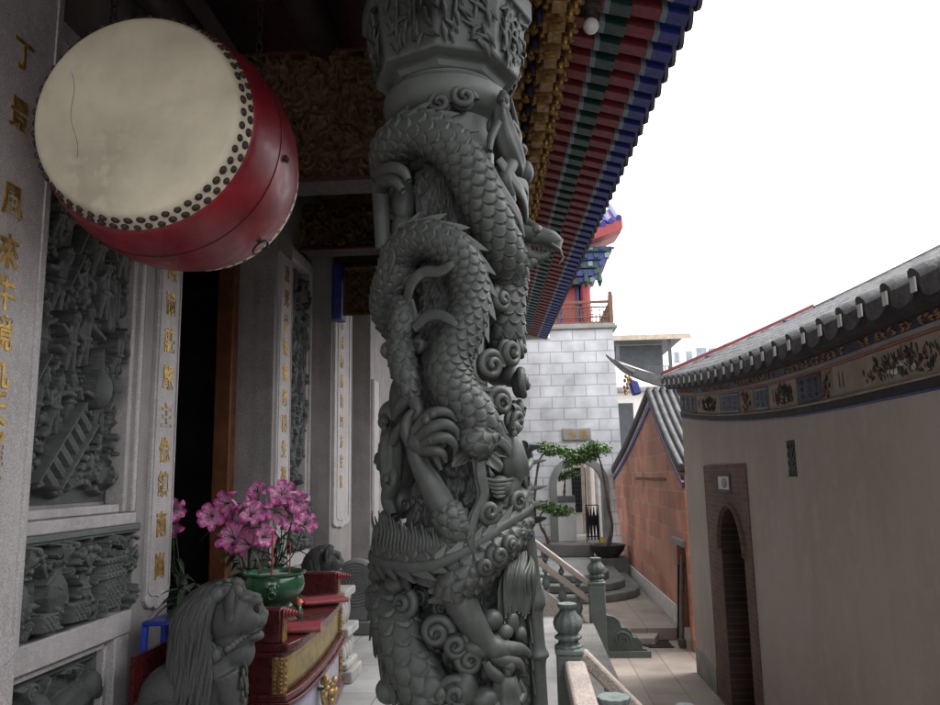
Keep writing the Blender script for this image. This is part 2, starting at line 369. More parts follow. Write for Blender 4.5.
class Relief:
    """height field carved with rounded shapes"""
    def __init__(s, wd, ht, res, base=0.0):
        s.w, s.h, s.r = wd, ht, res; s.nx, s.ny = int(wd / res) + 1, int(ht / res) + 1
        s.x, s.y = np.meshgrid(np.linspace(0, wd, s.nx), np.linspace(0, ht, s.ny)); s.H = np.full(s.x.shape, float(base))
    def win(s, x0, x1, y0, y1):
        i0, i1 = max(0, int(y0 / s.r)), min(s.ny, int(y1 / s.r) + 2); j0, j1 = max(0, int(x0 / s.r)), min(s.nx, int(x1 / s.r) + 2)
        return slice(i0, i1), slice(j0, j1)
    def put(s, w, h): 
        if s.H[w].size: s.H[w] = np.maximum(s.H[w], h)
    def ball(s, x, y, r, top, ry=None, ang=0):
        ry = ry or r; q = max(r, ry); w = s.win(x - q, x + q, y - q, y + q); dx, dy = s.x[w] - x, s.y[w] - y
        a, b = dx * math.cos(ang) + dy * math.sin(ang), -dx * math.sin(ang) + dy * math.cos(ang)
        d = (a / r) ** 2 + (b / ry) ** 2; h = np.where(d < 1, top - min(r, ry) * .9 + min(r, ry) * .9 * np.sqrt(np.clip(1 - d, 0, 1)), -1); s.put(w, h)
    def cap(s, x0, y0, x1, y1, r0, r1, t0, t1, rib=0, nr=5):
        q = max(r0, r1); w = s.win(min(x0, x1) - q, max(x0, x1) + q, min(y0, y1) - q, max(y0, y1) + q); X, Y = s.x[w], s.y[w]
        L2 = (x1 - x0) ** 2 + (y1 - y0) ** 2 + 1e-9; t = np.clip(((X - x0) * (x1 - x0) + (Y - y0) * (y1 - y0)) / L2, 0, 1)
        sd = ((X - x0) * (y1 - y0) - (Y - y0) * (x1 - x0)) / math.sqrt(L2)
        d = np.hypot(X - x0 - t * (x1 - x0), Y - y0 - t * (y1 - y0)); rr = r0 + (r1 - r0) * t; tt = t0 + (t1 - t0) * t
        h = np.where(d < rr, tt - rr * .8 + rr * .8 * np.sqrt(np.clip(1 - (d / rr) ** 2, 0, 1)), -1)
        if rib: h = np.where(h > -1, h + rib * np.sin(sd / rr * nr + t * 2), h)
        s.put(w, h)
    def turned(s, xc, prof, top):
        ys, rs = zip(*prof); w = s.win(xc - max(rs), xc + max(rs), ys[0], ys[-1]); p = np.interp(s.y[w], ys, rs); q = np.abs(s.x[w] - xc) / np.maximum(p, 1e-4)
        s.put(w, np.where((q < 1) & (s.y[w] >= ys[0]) & (s.y[w] <= ys[-1]), top - .05 + .6 * p * np.sqrt(np.clip(1 - q * q, 0, 1)), -1))
    def swirl(s, x, y, r, top, turns=1.6, sgn=1):
        a = np.linspace(0, turns * 2 * math.pi, 26)
        for i in range(len(a) - 1):
            ra, rb = r * (1 - a[i] / a[-1] * .85), r * (1 - a[i + 1] / a[-1] * .85)
            s.cap(x + ra * math.cos(sgn * a[i]), y + ra * math.sin(sgn * a[i]), x + rb * math.cos(sgn * a[i + 1]), y + rb * math.sin(sgn * a[i + 1]), r * .2, r * .2, top, top)
    def leaf(s, x, y, l, wd, ang, top):
        s.cap(x, y, x + l * .55 * math.cos(ang), y + l * .55 * math.sin(ang), wd * .5, wd, top - .01, top)
        s.cap(x + l * .55 * math.cos(ang), y + l * .55 * math.sin(ang), x + l * math.cos(ang), y + l * math.sin(ang), wd, wd * .15, top, top - .01)
    def figure(s, x, y, h, top, lean=0.0, rnd=random):
        """a robed warrior: legs, skirt, torso, arms, head and helmet"""
        k = h; dx = lean
        s.cap(x - .09 * k, y, x - .05 * k + dx * .4, y + .42 * k, .05 * k, .09 * k, top - .03, top - .01, .002, 6)
        s.cap(x + .12 * k, y + rnd.uniform(0, .08) * k, x + .04 * k + dx * .4, y + .42 * k, .05 * k, .09 * k, top - .03, top - .01, .002, 6)
        s.cap(x + dx * .4, y + .36 * k, x + dx * .8, y + .72 * k, .13 * k, .15 * k, top - .005, top, .003, 7)
        s.ball(x + dx * .4, y + .45 * k, .15 * k, top + .004, .05 * k)
        for sg in (-1, 1):
            a = rnd.uniform(-1.2, 1.3); ex, ey = x + dx * .8 + sg * (.2 + .05 * math.cos(a)) * k, y + (.62 + .12 * math.sin(a)) * k
            s.cap(x + dx * .8 + sg * .13 * k, y + .7 * k, ex, ey, .065 * k, .055 * k, top, top + .01, .002, 5)
            a2 = rnd.uniform(0, 6.3); s.cap(ex, ey, ex + .16 * k * math.cos(a2), ey + .16 * k * math.sin(a2), .05 * k, .04 * k, top + .01, top + .012)
            s.ball(ex + .19 * k * math.cos(a2), ey + .19 * k * math.sin(a2), .045 * k, top + .014)
        hx, hy = x + dx * 1.1, y + .86 * k
        s.ball(hx, hy, .10 * k, top + .02, .115 * k); s.ball(hx, hy + .07 * k, .115 * k, top + .018, .06 * k); s.ball(hx, hy + .13 * k, .04 * k, top + .016)
        s.ball(hx, hy - .01 * k, .022 * k, top + .03, .035 * k); s.ball(hx, hy - .08 * k, .055 * k, top + .016, .06 * k)
    def rock(s, amp, scale, seed, rid=True):
        n = fbm(s.x * scale, s.y * scale, 0, seed, 5); n = np.abs(n - .5) * 2 if rid else n; s.H += amp * n
    def points(s, P0, ex, ey, en):
        P0, ex, ey, en = [np.array(q, float) for q in (P0, ex, ey, en)]
        return P0 + s.x[..., None] * ex + s.y[..., None] * ey + s.H[..., None] * en
# ================================================================== ground
PZ = 0.47; UZ = 0.15; XR = 1.80; XB = 1.966; XL = -2.55; XS = -2.29
g = MB(); g.box((-40, -14, -.3), (60, 140, 0)); tag(g.build('alley_paving', 'paving'), kind='structure')
g = MB(); g.box((.36, 10.5, .002), (XB - .002, 16.9, UZ)); tag(g.build('upper_alley_paving', 'paving', bevel=.006), kind='structure')
g = MB(); g.box((-6.5, -13, .003), (.30, 16.2, PZ)); tag(g.build('temple_platform', 'porch_paving', bevel=.01), kind='structure')
g = MB()
for k in range(3):
    g.box((.30, 4.5, .004), (.30 + .15 * (3 - k), 9.4, PZ - .02 - .118 * (k if k else .3) - .0))
tag(g.build('platform_steps', 'slab_grey', bevel=.012), kind='structure')

# ================================================================== temple front wall (faces the alley)
tw = thing('temple_wall', 'pale grey granite temple front with door opening and recessed panels', 'wall', (XL, 6.5, PZ))
b = MB()
TOP = 6.6
def wbox(y0, y1, z0, z1, x1=XL, x0=-3.0, mb=b): mb.box((x0, y0, z0), (x1, y1, z1))
nbm = MB(); wbox(-13, 3.46, PZ, TOP, XS - .02, mb=nbm)                                    # near stele pier, stands proud
wbox(3.462, 4.93, PZ, TOP, XL - .16)                                  # recessed backing of the near panels
wbox(4.932, 5.45, PZ, TOP)                                            # door pier
wbox(5.452, 7.628, 4.55, TOP, XL - .05)                               # over the door
wbox(7.63, 8.2, PZ, TOP)
wbox(8.202, 9.05, PZ, TOP, XL - .16)
wbox(9.052, 10.2, PZ, TOP, XS - .02)
wbox(10.202, 11.2, PZ, TOP, XL - .05)
wbox(11.202, 16.2, PZ, TOP, XS + .03)
b.build('wall', 'granite_plain', tw, bevel=.008); nbm.build('pier', 'granite', tw, bevel=.008)
b = MB()                                                              # frames round the panels
for y0, y1 in ((3.462, 4.93), (8.202, 9.05)):
    for z0, z1 in ((1.88, 1.955), (1.20, 1.345), (.47, .62)): b.box((XL - .158, y0 + .002, z0), (XL + .012, y1 - .002, z1))
    b.box((XL - .158, y0 + .002, 4.62), (XL + .01, y1 - .002, 4.75))
    for ys, sg in ((y1, -1),):
        b.box((XL - .158, ys + sg * .10, 1.957), (XL - .03, ys - .004, 4.618)); b.box((XL - .158, ys + sg * .055, 1.958), (XL + .004, ys - .003, 4.617))
        b.box((XL - .158, ys + sg * .17, .622), (XL + .004, ys - .003, 1.198))
        b.box((XL - .158, ys + sg * .21, .623), (XL - .04, ys + sg * .172, 1.16))
    b.box((XL - .158, y0 + .003, 1.957), (XL - .05, y1 - .102, 2.01)); b.box((XL - .158, y0 + .003, 1.15), (XL - .035, y1 - .212, 1.198))
b.build('panel_frame', 'granite', tw, bevel=.009)
b = MB()                                                              # stepped plinth of the far bays
for y0, y1, x in ((9.05, 10.25, XS), (11.18, 16.2, XS + .05)):
    b.box((x - .3, y0, PZ + .002), (x + .10, y1, PZ + .16)); b.box((x - .3, y0 + .01, PZ + .162), (x + .05, y1 - .01, PZ + .24)); b.box((x - .3, y0 + .02, PZ + .242), (x + .08, y1 - .02, PZ + .34))
b.build('plinth', 'granite', tw, bevel=.012)

def tablet(name_label, y0, y1, z0, z1, x, chars, size, edge=.045, squash=1.0):
    t = thing('couplet_tablet', name_label, 'tablet', (x, (y0 + y1) / 2, z0), 'gold lettered couplet tablets of the temple front')
    b = MB(); yc = (y0 + y1) / 2
    # slab with an ogee foot
    w2 = (y1 - y0) / 2; foot = []
    for u in np.linspace(0, 1, 17):
        foot.append((yc - w2 + 2 * w2 * u, z0 - .05 * math.sin(u * math.pi) - .028 * abs(math.sin(u * math.pi * 3)) ** .7))
    poly = [(x - .03, yy, zz) for yy, zz in foot] + [(x - .03, y1, z1), (x - .03, y0, z1)]
    b.prism(poly, (.035, 0, 0)); b.build('slab', 'granite', t, bevel=.006)
    b = MB()                                                          # raised bead round the lettering
    for yy in (y0 + edge, y1 - edge): b.box((x + .001, yy - .007, z0 + .06), (x + .014, yy + .007, z1))
    pts = [(x + .007, yc - w2 + edge + (2 * w2 - 2 * edge) * u, z0 + .058 - .035 * math.sin(u * math.pi) - .015 * abs(math.sin(u * 9.42))) for u in np.linspace(0, 1, 15)]
    b.tube(pts, .008, 6); b.build('bead', 'granite', t)
    for ch, (y, z) in chars:
        m_ = MB(); write(m_, ch, size, (x + .006, y, z), (0, .92 * squash, 0), (0, 0, 1.08), (1, 0, 0)); 
        m_.build('letter', 'gold', t, smooth=False, label='gilded character ' + ch)
    return t
px_near = [('丁', 27, 60), ('景', 25, 120), ('風', 20, 206), ('來', 18, 256), ('牛', 16, 297), ('境', 15, 336), ('九', 12, 373), ('天', 10, 410), ('羅', 8, 450), ('護', 5, 492), ('聖', 3, 530), ('之', 1, 570), ('心', 0, 612)]
ch = []
for c, px, py in px_near:
    p = at_x(px, py, XS); ch.append((c, (3.16, p[2])))
tablet('broad grey couplet tablet left of the drum, gold characters down its face', 2.86, 3.44, 1.42, 5.6, XS, ch, .155, .05)
px_j = [('萬', 170, 270), ('爾', 168, 305), ('莊', 166, 341), ('嚴', 165, 378), ('主', 163, 415), ('像', 161, 450), ('鎮', 160, 484), ('南', 157, 524), ('崗', 154, 566)]
tablet('narrow pale couplet tablet beside the door, just below the red drum', 5.07, 5.42, 1.37, 4.9, XL + .022, [(c, (5.245, at_x(px, py, XL)[2])) for c, px, py in px_j], .17, .03)
tablet('narrow couplet tablet beyond the door, behind the pink lilies', 7.70, 8.15, 1.62, 4.55, XL + .022, [(c, (7.93, 4.35 - .27 * i)) for i, c in enumerate('恩光普照德澤群生福')], .18, .03)
tablet('farthest couplet tablet, on the projecting pier left of the dragon column', 9.12, 9.98, 1.62, 4.35, XS + .01, [(c, (9.45, 4.1 - .25 * i)) for i, c in enumerate('神威顯赫鎮四方安民')], .16, .12)
tablet('thin pale strip of a couplet tablet glimpsed behind the dragon column', 11.25, 11.75, 1.5, 3.6, XS + .062, [], .16, .03)

def door_frame():
    t = thing('door_frame', 'brown wooden door frame in the dark temple doorway', 'door frame', (-2.95, 6.5, PZ))
    b = MB(); b.box((-3.10, 7.47, PZ), (-2.93, 7.625, 4.5)); b.box((-3.10, 5.455, PZ), (-2.93, 5.6, 4.5)); b.build('post', 'door_wood', t, bevel=.01)
    b = MB(); b.box((-3.08, 5.602, 4.3), (-2.94, 7.468, 4.5)); b.build('lintel', 'door_wood', t, bevel=.01)
    b = MB(); b.box((-3.10, 5.602, PZ), (-2.9, 7.468, PZ + .18)); b.build('threshold', 'dark_wood', t, bevel=.02)
door_frame()
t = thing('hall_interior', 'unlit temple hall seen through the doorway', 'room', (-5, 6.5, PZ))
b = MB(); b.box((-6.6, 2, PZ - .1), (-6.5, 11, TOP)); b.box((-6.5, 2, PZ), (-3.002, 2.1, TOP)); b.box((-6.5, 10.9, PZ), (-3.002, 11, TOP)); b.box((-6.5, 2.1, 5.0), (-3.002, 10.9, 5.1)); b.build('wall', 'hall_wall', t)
b = MB(); b.box((-5.2, 5.0, PZ), (-4.6, 9.6, 1.35)); b.box((-5.3, 4.9, 1.352), (-4.5, 9.7, 1.42)); b.build('altar', 'red_paint', t, bevel=.01)
b = MB()
for y in (5.6, 7.4, 8.8): b.box((-5.1, y, 1.422), (-4.8, y + .3, 2.4))
for z in (2.6, 3.3): b.box((-5.4, 3.5, z), (-5.3, 10.5, z + .05))
b.build('shelf', 'door_wood', t)

# ------------------------------------------------------------------ carved panels
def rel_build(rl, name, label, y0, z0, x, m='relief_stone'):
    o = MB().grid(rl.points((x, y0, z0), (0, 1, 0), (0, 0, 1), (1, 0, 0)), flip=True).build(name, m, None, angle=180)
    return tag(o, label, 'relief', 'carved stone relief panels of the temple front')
def battle(wd, ht, res, seed, stairs):
    rr = random.Random(seed); rl = Relief(wd, ht, res, .0); rl.rock(.07, 9, seed); rl.rock(.03, 30, seed + 3)
    for i in range(int(60 * wd * ht)):                                # tree clumps and rocks
        x, y = rr.uniform(0, wd), rr.uniform(0, ht); q = rr.uniform(.02, .05)
        for k in range(7): rl.ball(x + rr.gauss(0, q), y + rr.gauss(0, q), rr.uniform(.012, .03), rr.uniform(.05, .11))
    for i in range(int(10 * wd * ht)):
        x, y = rr.uniform(0, wd), rr.uniform(0, ht); rl.cap(x, y, x + rr.uniform(-.1, .1), y + rr.uniform(.15, .4), .05, .025, .08, .06, .004, 6)
    rows = int(ht / .34)
    for k in range(rows):
        for j in range(int(wd / .24)):
            x = (j + .5) * .24 + rr.uniform(-.06, .06) + (.1 if k % 2 else 0); y = .42 + k * .34 + rr.uniform(-.06, .06)
            rl.figure(x, y, rr.uniform(.30, .42), rr.uniform(.10, .14), rr.uniform(-.06, .06), rr)
    for i in range(9):
        x, y = rr.uniform(.05, wd - .05), rr.uniform(.5, ht - .1); rl.cap(x, y, x + rr.uniform(-.25, .25), y + rr.uniform(.1, .3), .008, .008, .15, .15)
    if stairs is not None:
        sx, sy, L, ang, wd2, ns = stairs
        X, Y = rl.x - sx, rl.y - sy; u = X * math.cos(ang) + Y * math.sin(ang); v = -X * math.sin(ang) + Y * math.cos(ang)
        inside = (u > 0) & (u < L) & (np.abs(v) < wd2)
        st = .125 + .0 * u - .035 * ((u / L * ns) % 1 > .55); st = np.where(np.abs(v) > wd2 * .8, .145, st)
        rl.H = np.where(inside, st, rl.H)
        sel = (u > -.3) & (u < L) & (v > -.5) & (v <= -wd2) & (rl.y < sy + .25)
        rl.H = np.where(sel, np.minimum(rl.H, .05 + .02 * fbm(rl.x * 20, rl.y * 20, 0, seed + 9)), rl.H)
        rl.ball(sx + .50, sy + .62, .085, .19, .12); rl.ball(sx + .66, sy + .66, .06, .17)
    rim = np.clip((rl.y - .06 - .03 * np.sin(rl.x * 14)) / .02, 0, 1); rl.H *= rim
    return rl
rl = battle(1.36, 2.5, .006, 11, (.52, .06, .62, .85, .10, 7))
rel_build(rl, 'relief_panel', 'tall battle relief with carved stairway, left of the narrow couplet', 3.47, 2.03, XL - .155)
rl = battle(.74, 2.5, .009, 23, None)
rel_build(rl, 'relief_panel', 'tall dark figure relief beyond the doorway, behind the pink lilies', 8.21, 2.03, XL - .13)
def vases(wd, ht, res, seed):
    rr = random.Random(seed); rl = Relief(wd, ht, res, .06); rl.rock(.05, 10, seed); top = .15
    for i in range(26):
        x, y = rr.uniform(0, wd), rr.uniform(.02, ht * .95); rl.leaf(x, y, rr.uniform(.06, .13), .02, rr.uniform(0, 6.3), rr.uniform(.10, .15))
    for i in range(60):
        x, y = rr.uniform(0, wd), rr.uniform(.0, ht); rl.ball(x, y, rr.uniform(.012, .028), rr.uniform(.10, .155))
    for x, k in ((.62, 1.0), (.87, .82), (.30, .95), (.10, .8)):
        rl.turned(x, [(.02, .05 * k), (.03 * k + .02, .055 * k), (.06 * k + .02, .04 * k), (.12 * k + .02, .075 * k), (.19 * k + .02, .092 * k), (.25 * k + .02, .078 * k), (.30 * k + .02, .042 * k), (.335 * k + .02, .040 * k), (.36 * k + .02, .066 * k), (.375 * k + .02, .07 * k)], top + .012)
        for q in (.13, .24): rl.cap(x - .05 * k, q * k + .02, x + .05 * k, q * k + .02, .004, .004, top + .006, top + .006)
        for q in range(6): rl.leaf(x + rr.uniform(-.05, .05) * k, rr.uniform(.12, .24) * k, .05, .012, rr.uniform(0, 6.3), top + .018)
        for q in range(7): a = rr.uniform(.4, 2.7); rl.leaf(x, .38 * k + .02, rr.uniform(.08, .15), .018, a, top + .02); rl.ball(x + .12 * math.cos(a), .40 * k + .11 * math.sin(a), .025, top + .03)
    def blk(x0, x1, y0, y1, h):
        w = rl.win(x0, x1, y0, y1); rl.H[w] = np.maximum(rl.H[w], h + .006 * (np.sin(rl.x[w] * 160) * np.sin(rl.y[w] * 160) > .3))
    blk(1.03, 1.21, .06, .24, .165); blk(1.0, 1.24, .24, .262, .18); blk(1.03, 1.21, .262, .33, .168); blk(1.0, 1.24, .33, .352, .182); blk(1.04, 1.06, .03, .24, .172); blk(1.18, 1.20, .03, .24, .172)
    for q in range(70):
        x, y = rr.uniform(0, wd), rr.uniform(.02, ht * .85); rl.leaf(x, y, rr.uniform(.03, .06), .010, rr.uniform(0, 6.3), rr.uniform(.15, .175))
    for q in range(14): rl.swirl(rr.uniform(0, wd), rr.choice((rr.uniform(.03, .1), rr.uniform(.34, .46))), rr.uniform(.025, .04), .165)
    blk(.72, .84, .05, .14, .17); blk(.45, .55, .05, .12, .17)
    rl.H *= np.clip((rl.y - .02 - .015 * np.sin(rl.x * 30)) / .015, 0, 1); rl.H = np.where(rl.y > ht - .06, .12, rl.H)
    return rl
rel_build(vases(1.50, .54, .005, 5), 'relief_panel', 'protruding relief band of carved vases and altar pieces below the battle scene', 3.465, 1.345, XL - .10)
rel_build(vases(.76, .54, .009, 8), 'relief_panel', 'short relief band of vases partly hidden by the potted lilies', 8.21, 1.345, XL - .10)
def beasts(wd, ht, res, seed):
    rr = random.Random(seed); rl = Relief(wd, ht, res, .01); rl.rock(.03, 8, seed)
    for x in (.95, .45):
        rl.cap(x - .2, .2, x + .12, .27, .11, .13, .09, .10, .004, 8); rl.ball(x + .22, .33, .09, .12); rl.ball(x + .29, .29, .05, .11)
        for q in (-.18, -.06, .08, .17): rl.cap(x + q, .2, x + q + .03, .02, .045, .03, .09, .08)
        rl.cap(x - .28, .25, x - .34, .42, .03, .05, .09, .08, .004, 5)
    for i in range(30):
        x, y = rr.uniform(0, wd), rr.choice([rr.uniform(.35, ht), rr.uniform(0, ht)]); rl.leaf(x, y, rr.uniform(.06, .14), .022, rr.uniform(0, 6.3), rr.uniform(.05, .09))
    for i in range(8): rl.swirl(rr.uniform(0, wd), rr.uniform(.1, ht), rr.uniform(.04, .07), .08)
    rl.H = np.where(rl.y > ht - .05, .05, rl.H); rl.H = np.where(rl.x > wd - .03, .04, rl.H)
    return rl
rel_build(beasts(1.26, .53, .005, 3), 'relief_panel', 'lowest relief with carved beasts and leaves in a moulded frame', 3.465, .622, XL - .13)
b = MB(); b.box((XL - .15, 3.47, 1.846), (XL + .03, 4.96, 1.878)); o = b.build('green_ledge', 'green_slab', None, bevel=.004); tag(o, 'plain grey green stone strip above the vase relief', 'ledge')

# ================================================================== porch roof
def xe(y): return 1.136 - .0533 * (y - 4.55)
SL = .30
def soff(x, y): return 5.05 + SL * (xe(y) - x)
tr = thing('temple_roof', 'red painted temple eave with blue tipped rafters over the porch', 'roof', (0, 6, 5.05))
b = MB()
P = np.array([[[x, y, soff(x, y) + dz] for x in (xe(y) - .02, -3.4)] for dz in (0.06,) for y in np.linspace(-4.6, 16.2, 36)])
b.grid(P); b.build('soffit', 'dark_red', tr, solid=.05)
b = MB(); P = np.array([[[x, y, soff(x, y) + .16] for x in (xe(y) + .0, -3.4)] for y in np.linspace(-4.6, 16.25, 36)]); b.grid(P); b.build('tile_bed', 'tile_dark', tr, solid=.12)
b = MB()                                                              # lips of the eave tiles
for i in range(60):
    y = 3.3 + .22 * i
    if y > 16.2: break
    x, z = xe(y) + .07, 5.05
    pts = [(x - .075, y + .105 * math.sin(a), z + .15 - .25 * math.cos(a) ** .6 if math.cos(a) > 0 else z + .15) for a in np.linspace(-1.57, 1.57, 11)]
    b.prism(pts, (.03, 0, .012)); b.tube([(x - .10, y + .11, z + .13), (x - .01, y + .11, z + .11)], .045, 10)
b.build('eave_tile', 'tile_dark', tr)
for i in range(58):
    y = 3.45 + .22 * i
    if y > 16.15: break
    e = xe(y); b = MB()
    for x0, x1, mi, dw, dz in ((e - .02, e - .15, 2, .062, 0), (e - .15, e - .185, 3, .0625, .002), (e - .185, e - .37, 0, .06, 0), (e - .37, e - .505, 1, .061, .001), (e - .505, e - .54, 3, .0625, .002), (e - .54, e - 1.5, 0, .06, .0)):
        zt0, zt1 = soff(x0, y), soff(x1, y); h = .085 + dz
        if x0 < e - .36: h += .02
        v = [(x0, y - dw, zt0 - h), (x0, y + dw, zt0 - h), (x1, y + dw, zt1 - h), (x1, y - dw, zt1 - h), (x0, y - dw, zt0 + .05), (x0, y + dw, zt0 + .05), (x1, y + dw, zt1 + .05), (x1, y - dw, zt1 + .05)]
        b.add(v, [(0, 3, 2, 1), (0, 1, 5, 4), (1, 2, 6, 5), (2, 3, 7, 6), (3, 0, 4, 7)], mi)
    b.build('rafter', ['red_paint', 'green_paint', 'blue_paint', 'pale_line'], tr, smooth=False)
b = MB()                                                              # painted boards crossing between the rafters
for off, wd, mi in ((.08, .12, 1), (.44, .15, 0)):
    P = np.array([[[xe(y) - off + q, y, soff(xe(y) - off + q, y) - .028] for q in (wd / 2, -wd / 2)] for y in np.linspace(3, 16.18, 20)]); b.grid(P, mi=mi)
b.build('crossing_board', ['green_paint', 'blue_paint'], tr, smooth=False, solid=.02)
b = MB(); e = xe(16.2)
b.box((e - 1.3, 16.2, 5.0), (e + .1, 16.34, 5.16)); b.box((e - 1.2, 16.2, 5.16), (e + .13, 16.38, 5.24), 1); b.build('corner_tile', ['white_paint', 'blue_paint'], tr, bevel=.02)
b = MB()
for off in (.86, 1.22):                                              # purlins that carry the brackets
    P = [(xe(y) - off, y, soff(xe(y) - off, y) - .07) for y in np.linspace(-2, 16.1, 12)]; b.tube(P, .10, 12)
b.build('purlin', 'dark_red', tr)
def bracket(off, y, k):
    x = xe(y) - off; z = soff(x, y) - .36; b = MB(); rr = random.Random(k); kx = .74
    b.box((x - 0.0686, y - .055, z - .06), (x + 0.0686, y + .055, z + .20), 0)                 # carved block
    b.box((x - 0.0780, y - .075, z + .202), (x + 0.0780, y + .075, z + .235), 1); b.box((x - 0.0546, y - .06, z + .235), (x + 0.0546, y + .06, z + .36), 1)
    b.box((x - 0.0499, y - .062, z + .105), (x + 0.0499, y - .054, z + .185), 3); b.box((x - 0.0390, y - .068, z + .125), (x + 0.0390, y - .06, z + .143), 2); b.box((x - 0.0094, y - .07, z + .105), (x + 0.0094, y - .06, z + .185), 2)
    for q in (-.05, 0, .05): b.ball((x + q, y - .06, z + .055), (.020, .016, .030), 6, 8, 2)
    for q in (-.04, .04): b.ball((x + q, y - .06, z - .005), (.026, .016, .022), 6, 8, 0)
    b.box((x - 0.0429, y - .05, z - .13), (x + 0.0429, y + .05, z - .061), 0); b.box((x - 0.0351, y - .062, z - .115), (x + 0.0351, y + .03, z - .075), 0)
    for s_ in range(3): b.ball((x + 0.0686, y - .05 + .05 * s_, z + .06 + .03 * (s_ % 2)), (.012, .02, .05), 6, 8, 2 if s_ == 1 else 0)
    for q, h in ((.09, 0), (.125, .05), (.155, .11)):                                     # leafy wing on the eave side
        b.ball((x + q, y - .02, z + h), (.032, .022, .05), 6, 8, 0, axes=[[.75, 0, .66], [0, 1, 0], [-.66, 0, .75]]); b.ball((x + q + .012, y - .045, z + h + .012), (.016, .014, .03), 6, 8, 2)
    b.ball((x - 0.0858, y - .02, z + .02), (.035, .03, .055), 6, 8, 3); b.ball((x - 0.1014, y - .03, z + .09), (.025, .03, .035), 6, 8, 0)
    b.build('bracket', ['old_gold', 'dark_red', 'gold', 'navy'], tr, angle=40)
k = 0
for off, y0, y1 in ((.88, 4.1, 11.5), (1.09, 4.0, 11), (1.30, 3.9, 10)):
    y = y0
    while y < y1: bracket(off, y, k); y += .31; k += 1

# bulb under the eave
t = thing('eave_lamp', 'unlit white globe lamp fixed under the red rafters', 'lamp', at_y(591, 26, 4.55))
p = at_y(591, 26, 4.55); b = MB(); b.ball(p, .052, 12, 18); b.build('globe', 'lamp_glass', t)
zt = soff(p[0], 4.55) - .06
b = MB(); b.lathe([(.0, p[2] + .05), (.045, p[2] + .05), (.05, p[2] + .10), (.07, p[2] + .12), (.07, zt), (0, zt)], (p[0], p[1], 0), 18); b.build('holder', 'dark_wood', t)

# ------------------------------------------------------------------ beams and gilt carving of the porch
def gilt(wd, ht, res, seed):
    rr = random.Random(seed); rl = Relief(wd, ht, res, .0); rl.rock(.05, 8, seed); rl.rock(.03, 28, seed + 2)
    for i in range(int(42 * wd * ht)):
        x, y = rr.uniform(0, wd), rr.uniform(0, ht)
        q = rr.random()
        if q < .35: rl.swirl(x, y, rr.uniform(.05, .10), rr.uniform(.08, .12), 1.6, rr.choice((-1, 1)))
        elif q < .75: rl.leaf(x, y, rr.uniform(.08, .18), .025, rr.uniform(0, 6.3), rr.uniform(.06, .11))
        else: rl.figure(x, y - .1, rr.uniform(.2, .3), rr.uniform(.08, .12), 0, rr)
    return rl
def carved_beam(label, x0, x1, y, z0, z1, seed):
    t = thing('carved_beam', label, 'beam', (x0, y, z0), 'carved cross beams of the porch')
    b = MB(); b.box((x0, y, z0 - .02), (x1, y + .22, z1 + .02)); b.build('beam', 'dark_wood', t, bevel=.02)
    rl = gilt(x1 - x0, z1 - z0, .012, seed); b = MB(); b.grid(rl.points((x0, y, z0), (1, 0, 0), (0, 0, 1), (0, -1, 0))); b.build('carving', 'shaded_gold', t, angle=180)
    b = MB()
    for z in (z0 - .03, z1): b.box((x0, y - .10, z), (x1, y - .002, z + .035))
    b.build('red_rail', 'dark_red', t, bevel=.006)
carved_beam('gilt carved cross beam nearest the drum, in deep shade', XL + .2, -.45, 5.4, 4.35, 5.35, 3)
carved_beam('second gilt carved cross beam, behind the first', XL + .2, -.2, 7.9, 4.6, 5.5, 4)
t = thing('bracket_beam', 'dark beam with blue painted end and gold fretwork left of the column', 'beam', (-1.9, 9.2, 4.2))
b = MB(); b.box((-2.28, 9.0, 4.55), (-.1, 9.2, 5.0)); b.build('beam', 'dark_wood', t, bevel=.02)
b = MB(); b.box((-2.28, 8.94, 4.05), (-2.16, 9.2, 4.75)); b.build('blue_end', 'blue_paint', t, bevel=.02)
rl = Relief(.95, .62, .009, .0)
for i in range(5):
    for j in range(4):
        x, y = .1 + i * .19, .08 + j * .16; rl.cap(x, y, x + .1, y + .1, .018, .018, .06, .06); rl.cap(x + .1, y, x, y + .1, .018, .018, .06, .06); rl.ball(x + .05, y + .05, .025, .08)
for q in ((.02, .02, .93, .02), (.02, .60, .93, .60), (.02, .02, .02, .60), (.93, .02, .93, .60)): rl.cap(*q, .025, .025, .07, .07)
b = MB(); b.grid(rl.points((-2.14, 8.98, 4.08), (1, 0, 0), (0, 0, 1), (0, -1, 0))); b.build('fretwork', 'shaded_gold', t, angle=180)
b = MB(); b.box((-.39, 2.765, 4.325), (-.23, 3.695, 5.60)); b.build('lintel', 'dark_wood', tr, bevel=.012)  # unseen piece joining the added shading lintels over the capital
for y0, y1 in ((-4.5, 2.76), (3.70, 10.5)):                            # unseen lintels along the column row, added to shade the upper porch
    b = MB(); b.box((-.40, y0, 4.12), (-.22, y1, 5.62)); b.box((-.43, y0, 4.02), (-.19, y1, 4.118)); o = b.build('lintel', 'dark_wood', tr, bevel=.012)
    b = MB()
    for k in range(int((y1 - y0) / .3)):
        for sx in (-.405, -.215): b.ball((sx, y0 + .15 + .3 * k, 4.6 + .1 * (k % 2)), (.02, .12, .09), 6, 10); b.ball((sx, y0 + .15 + .3 * k, 4.95), (.02, .08, .12), 6, 10)
    b.build('carving', 'shaded_gold', o, angle=180)
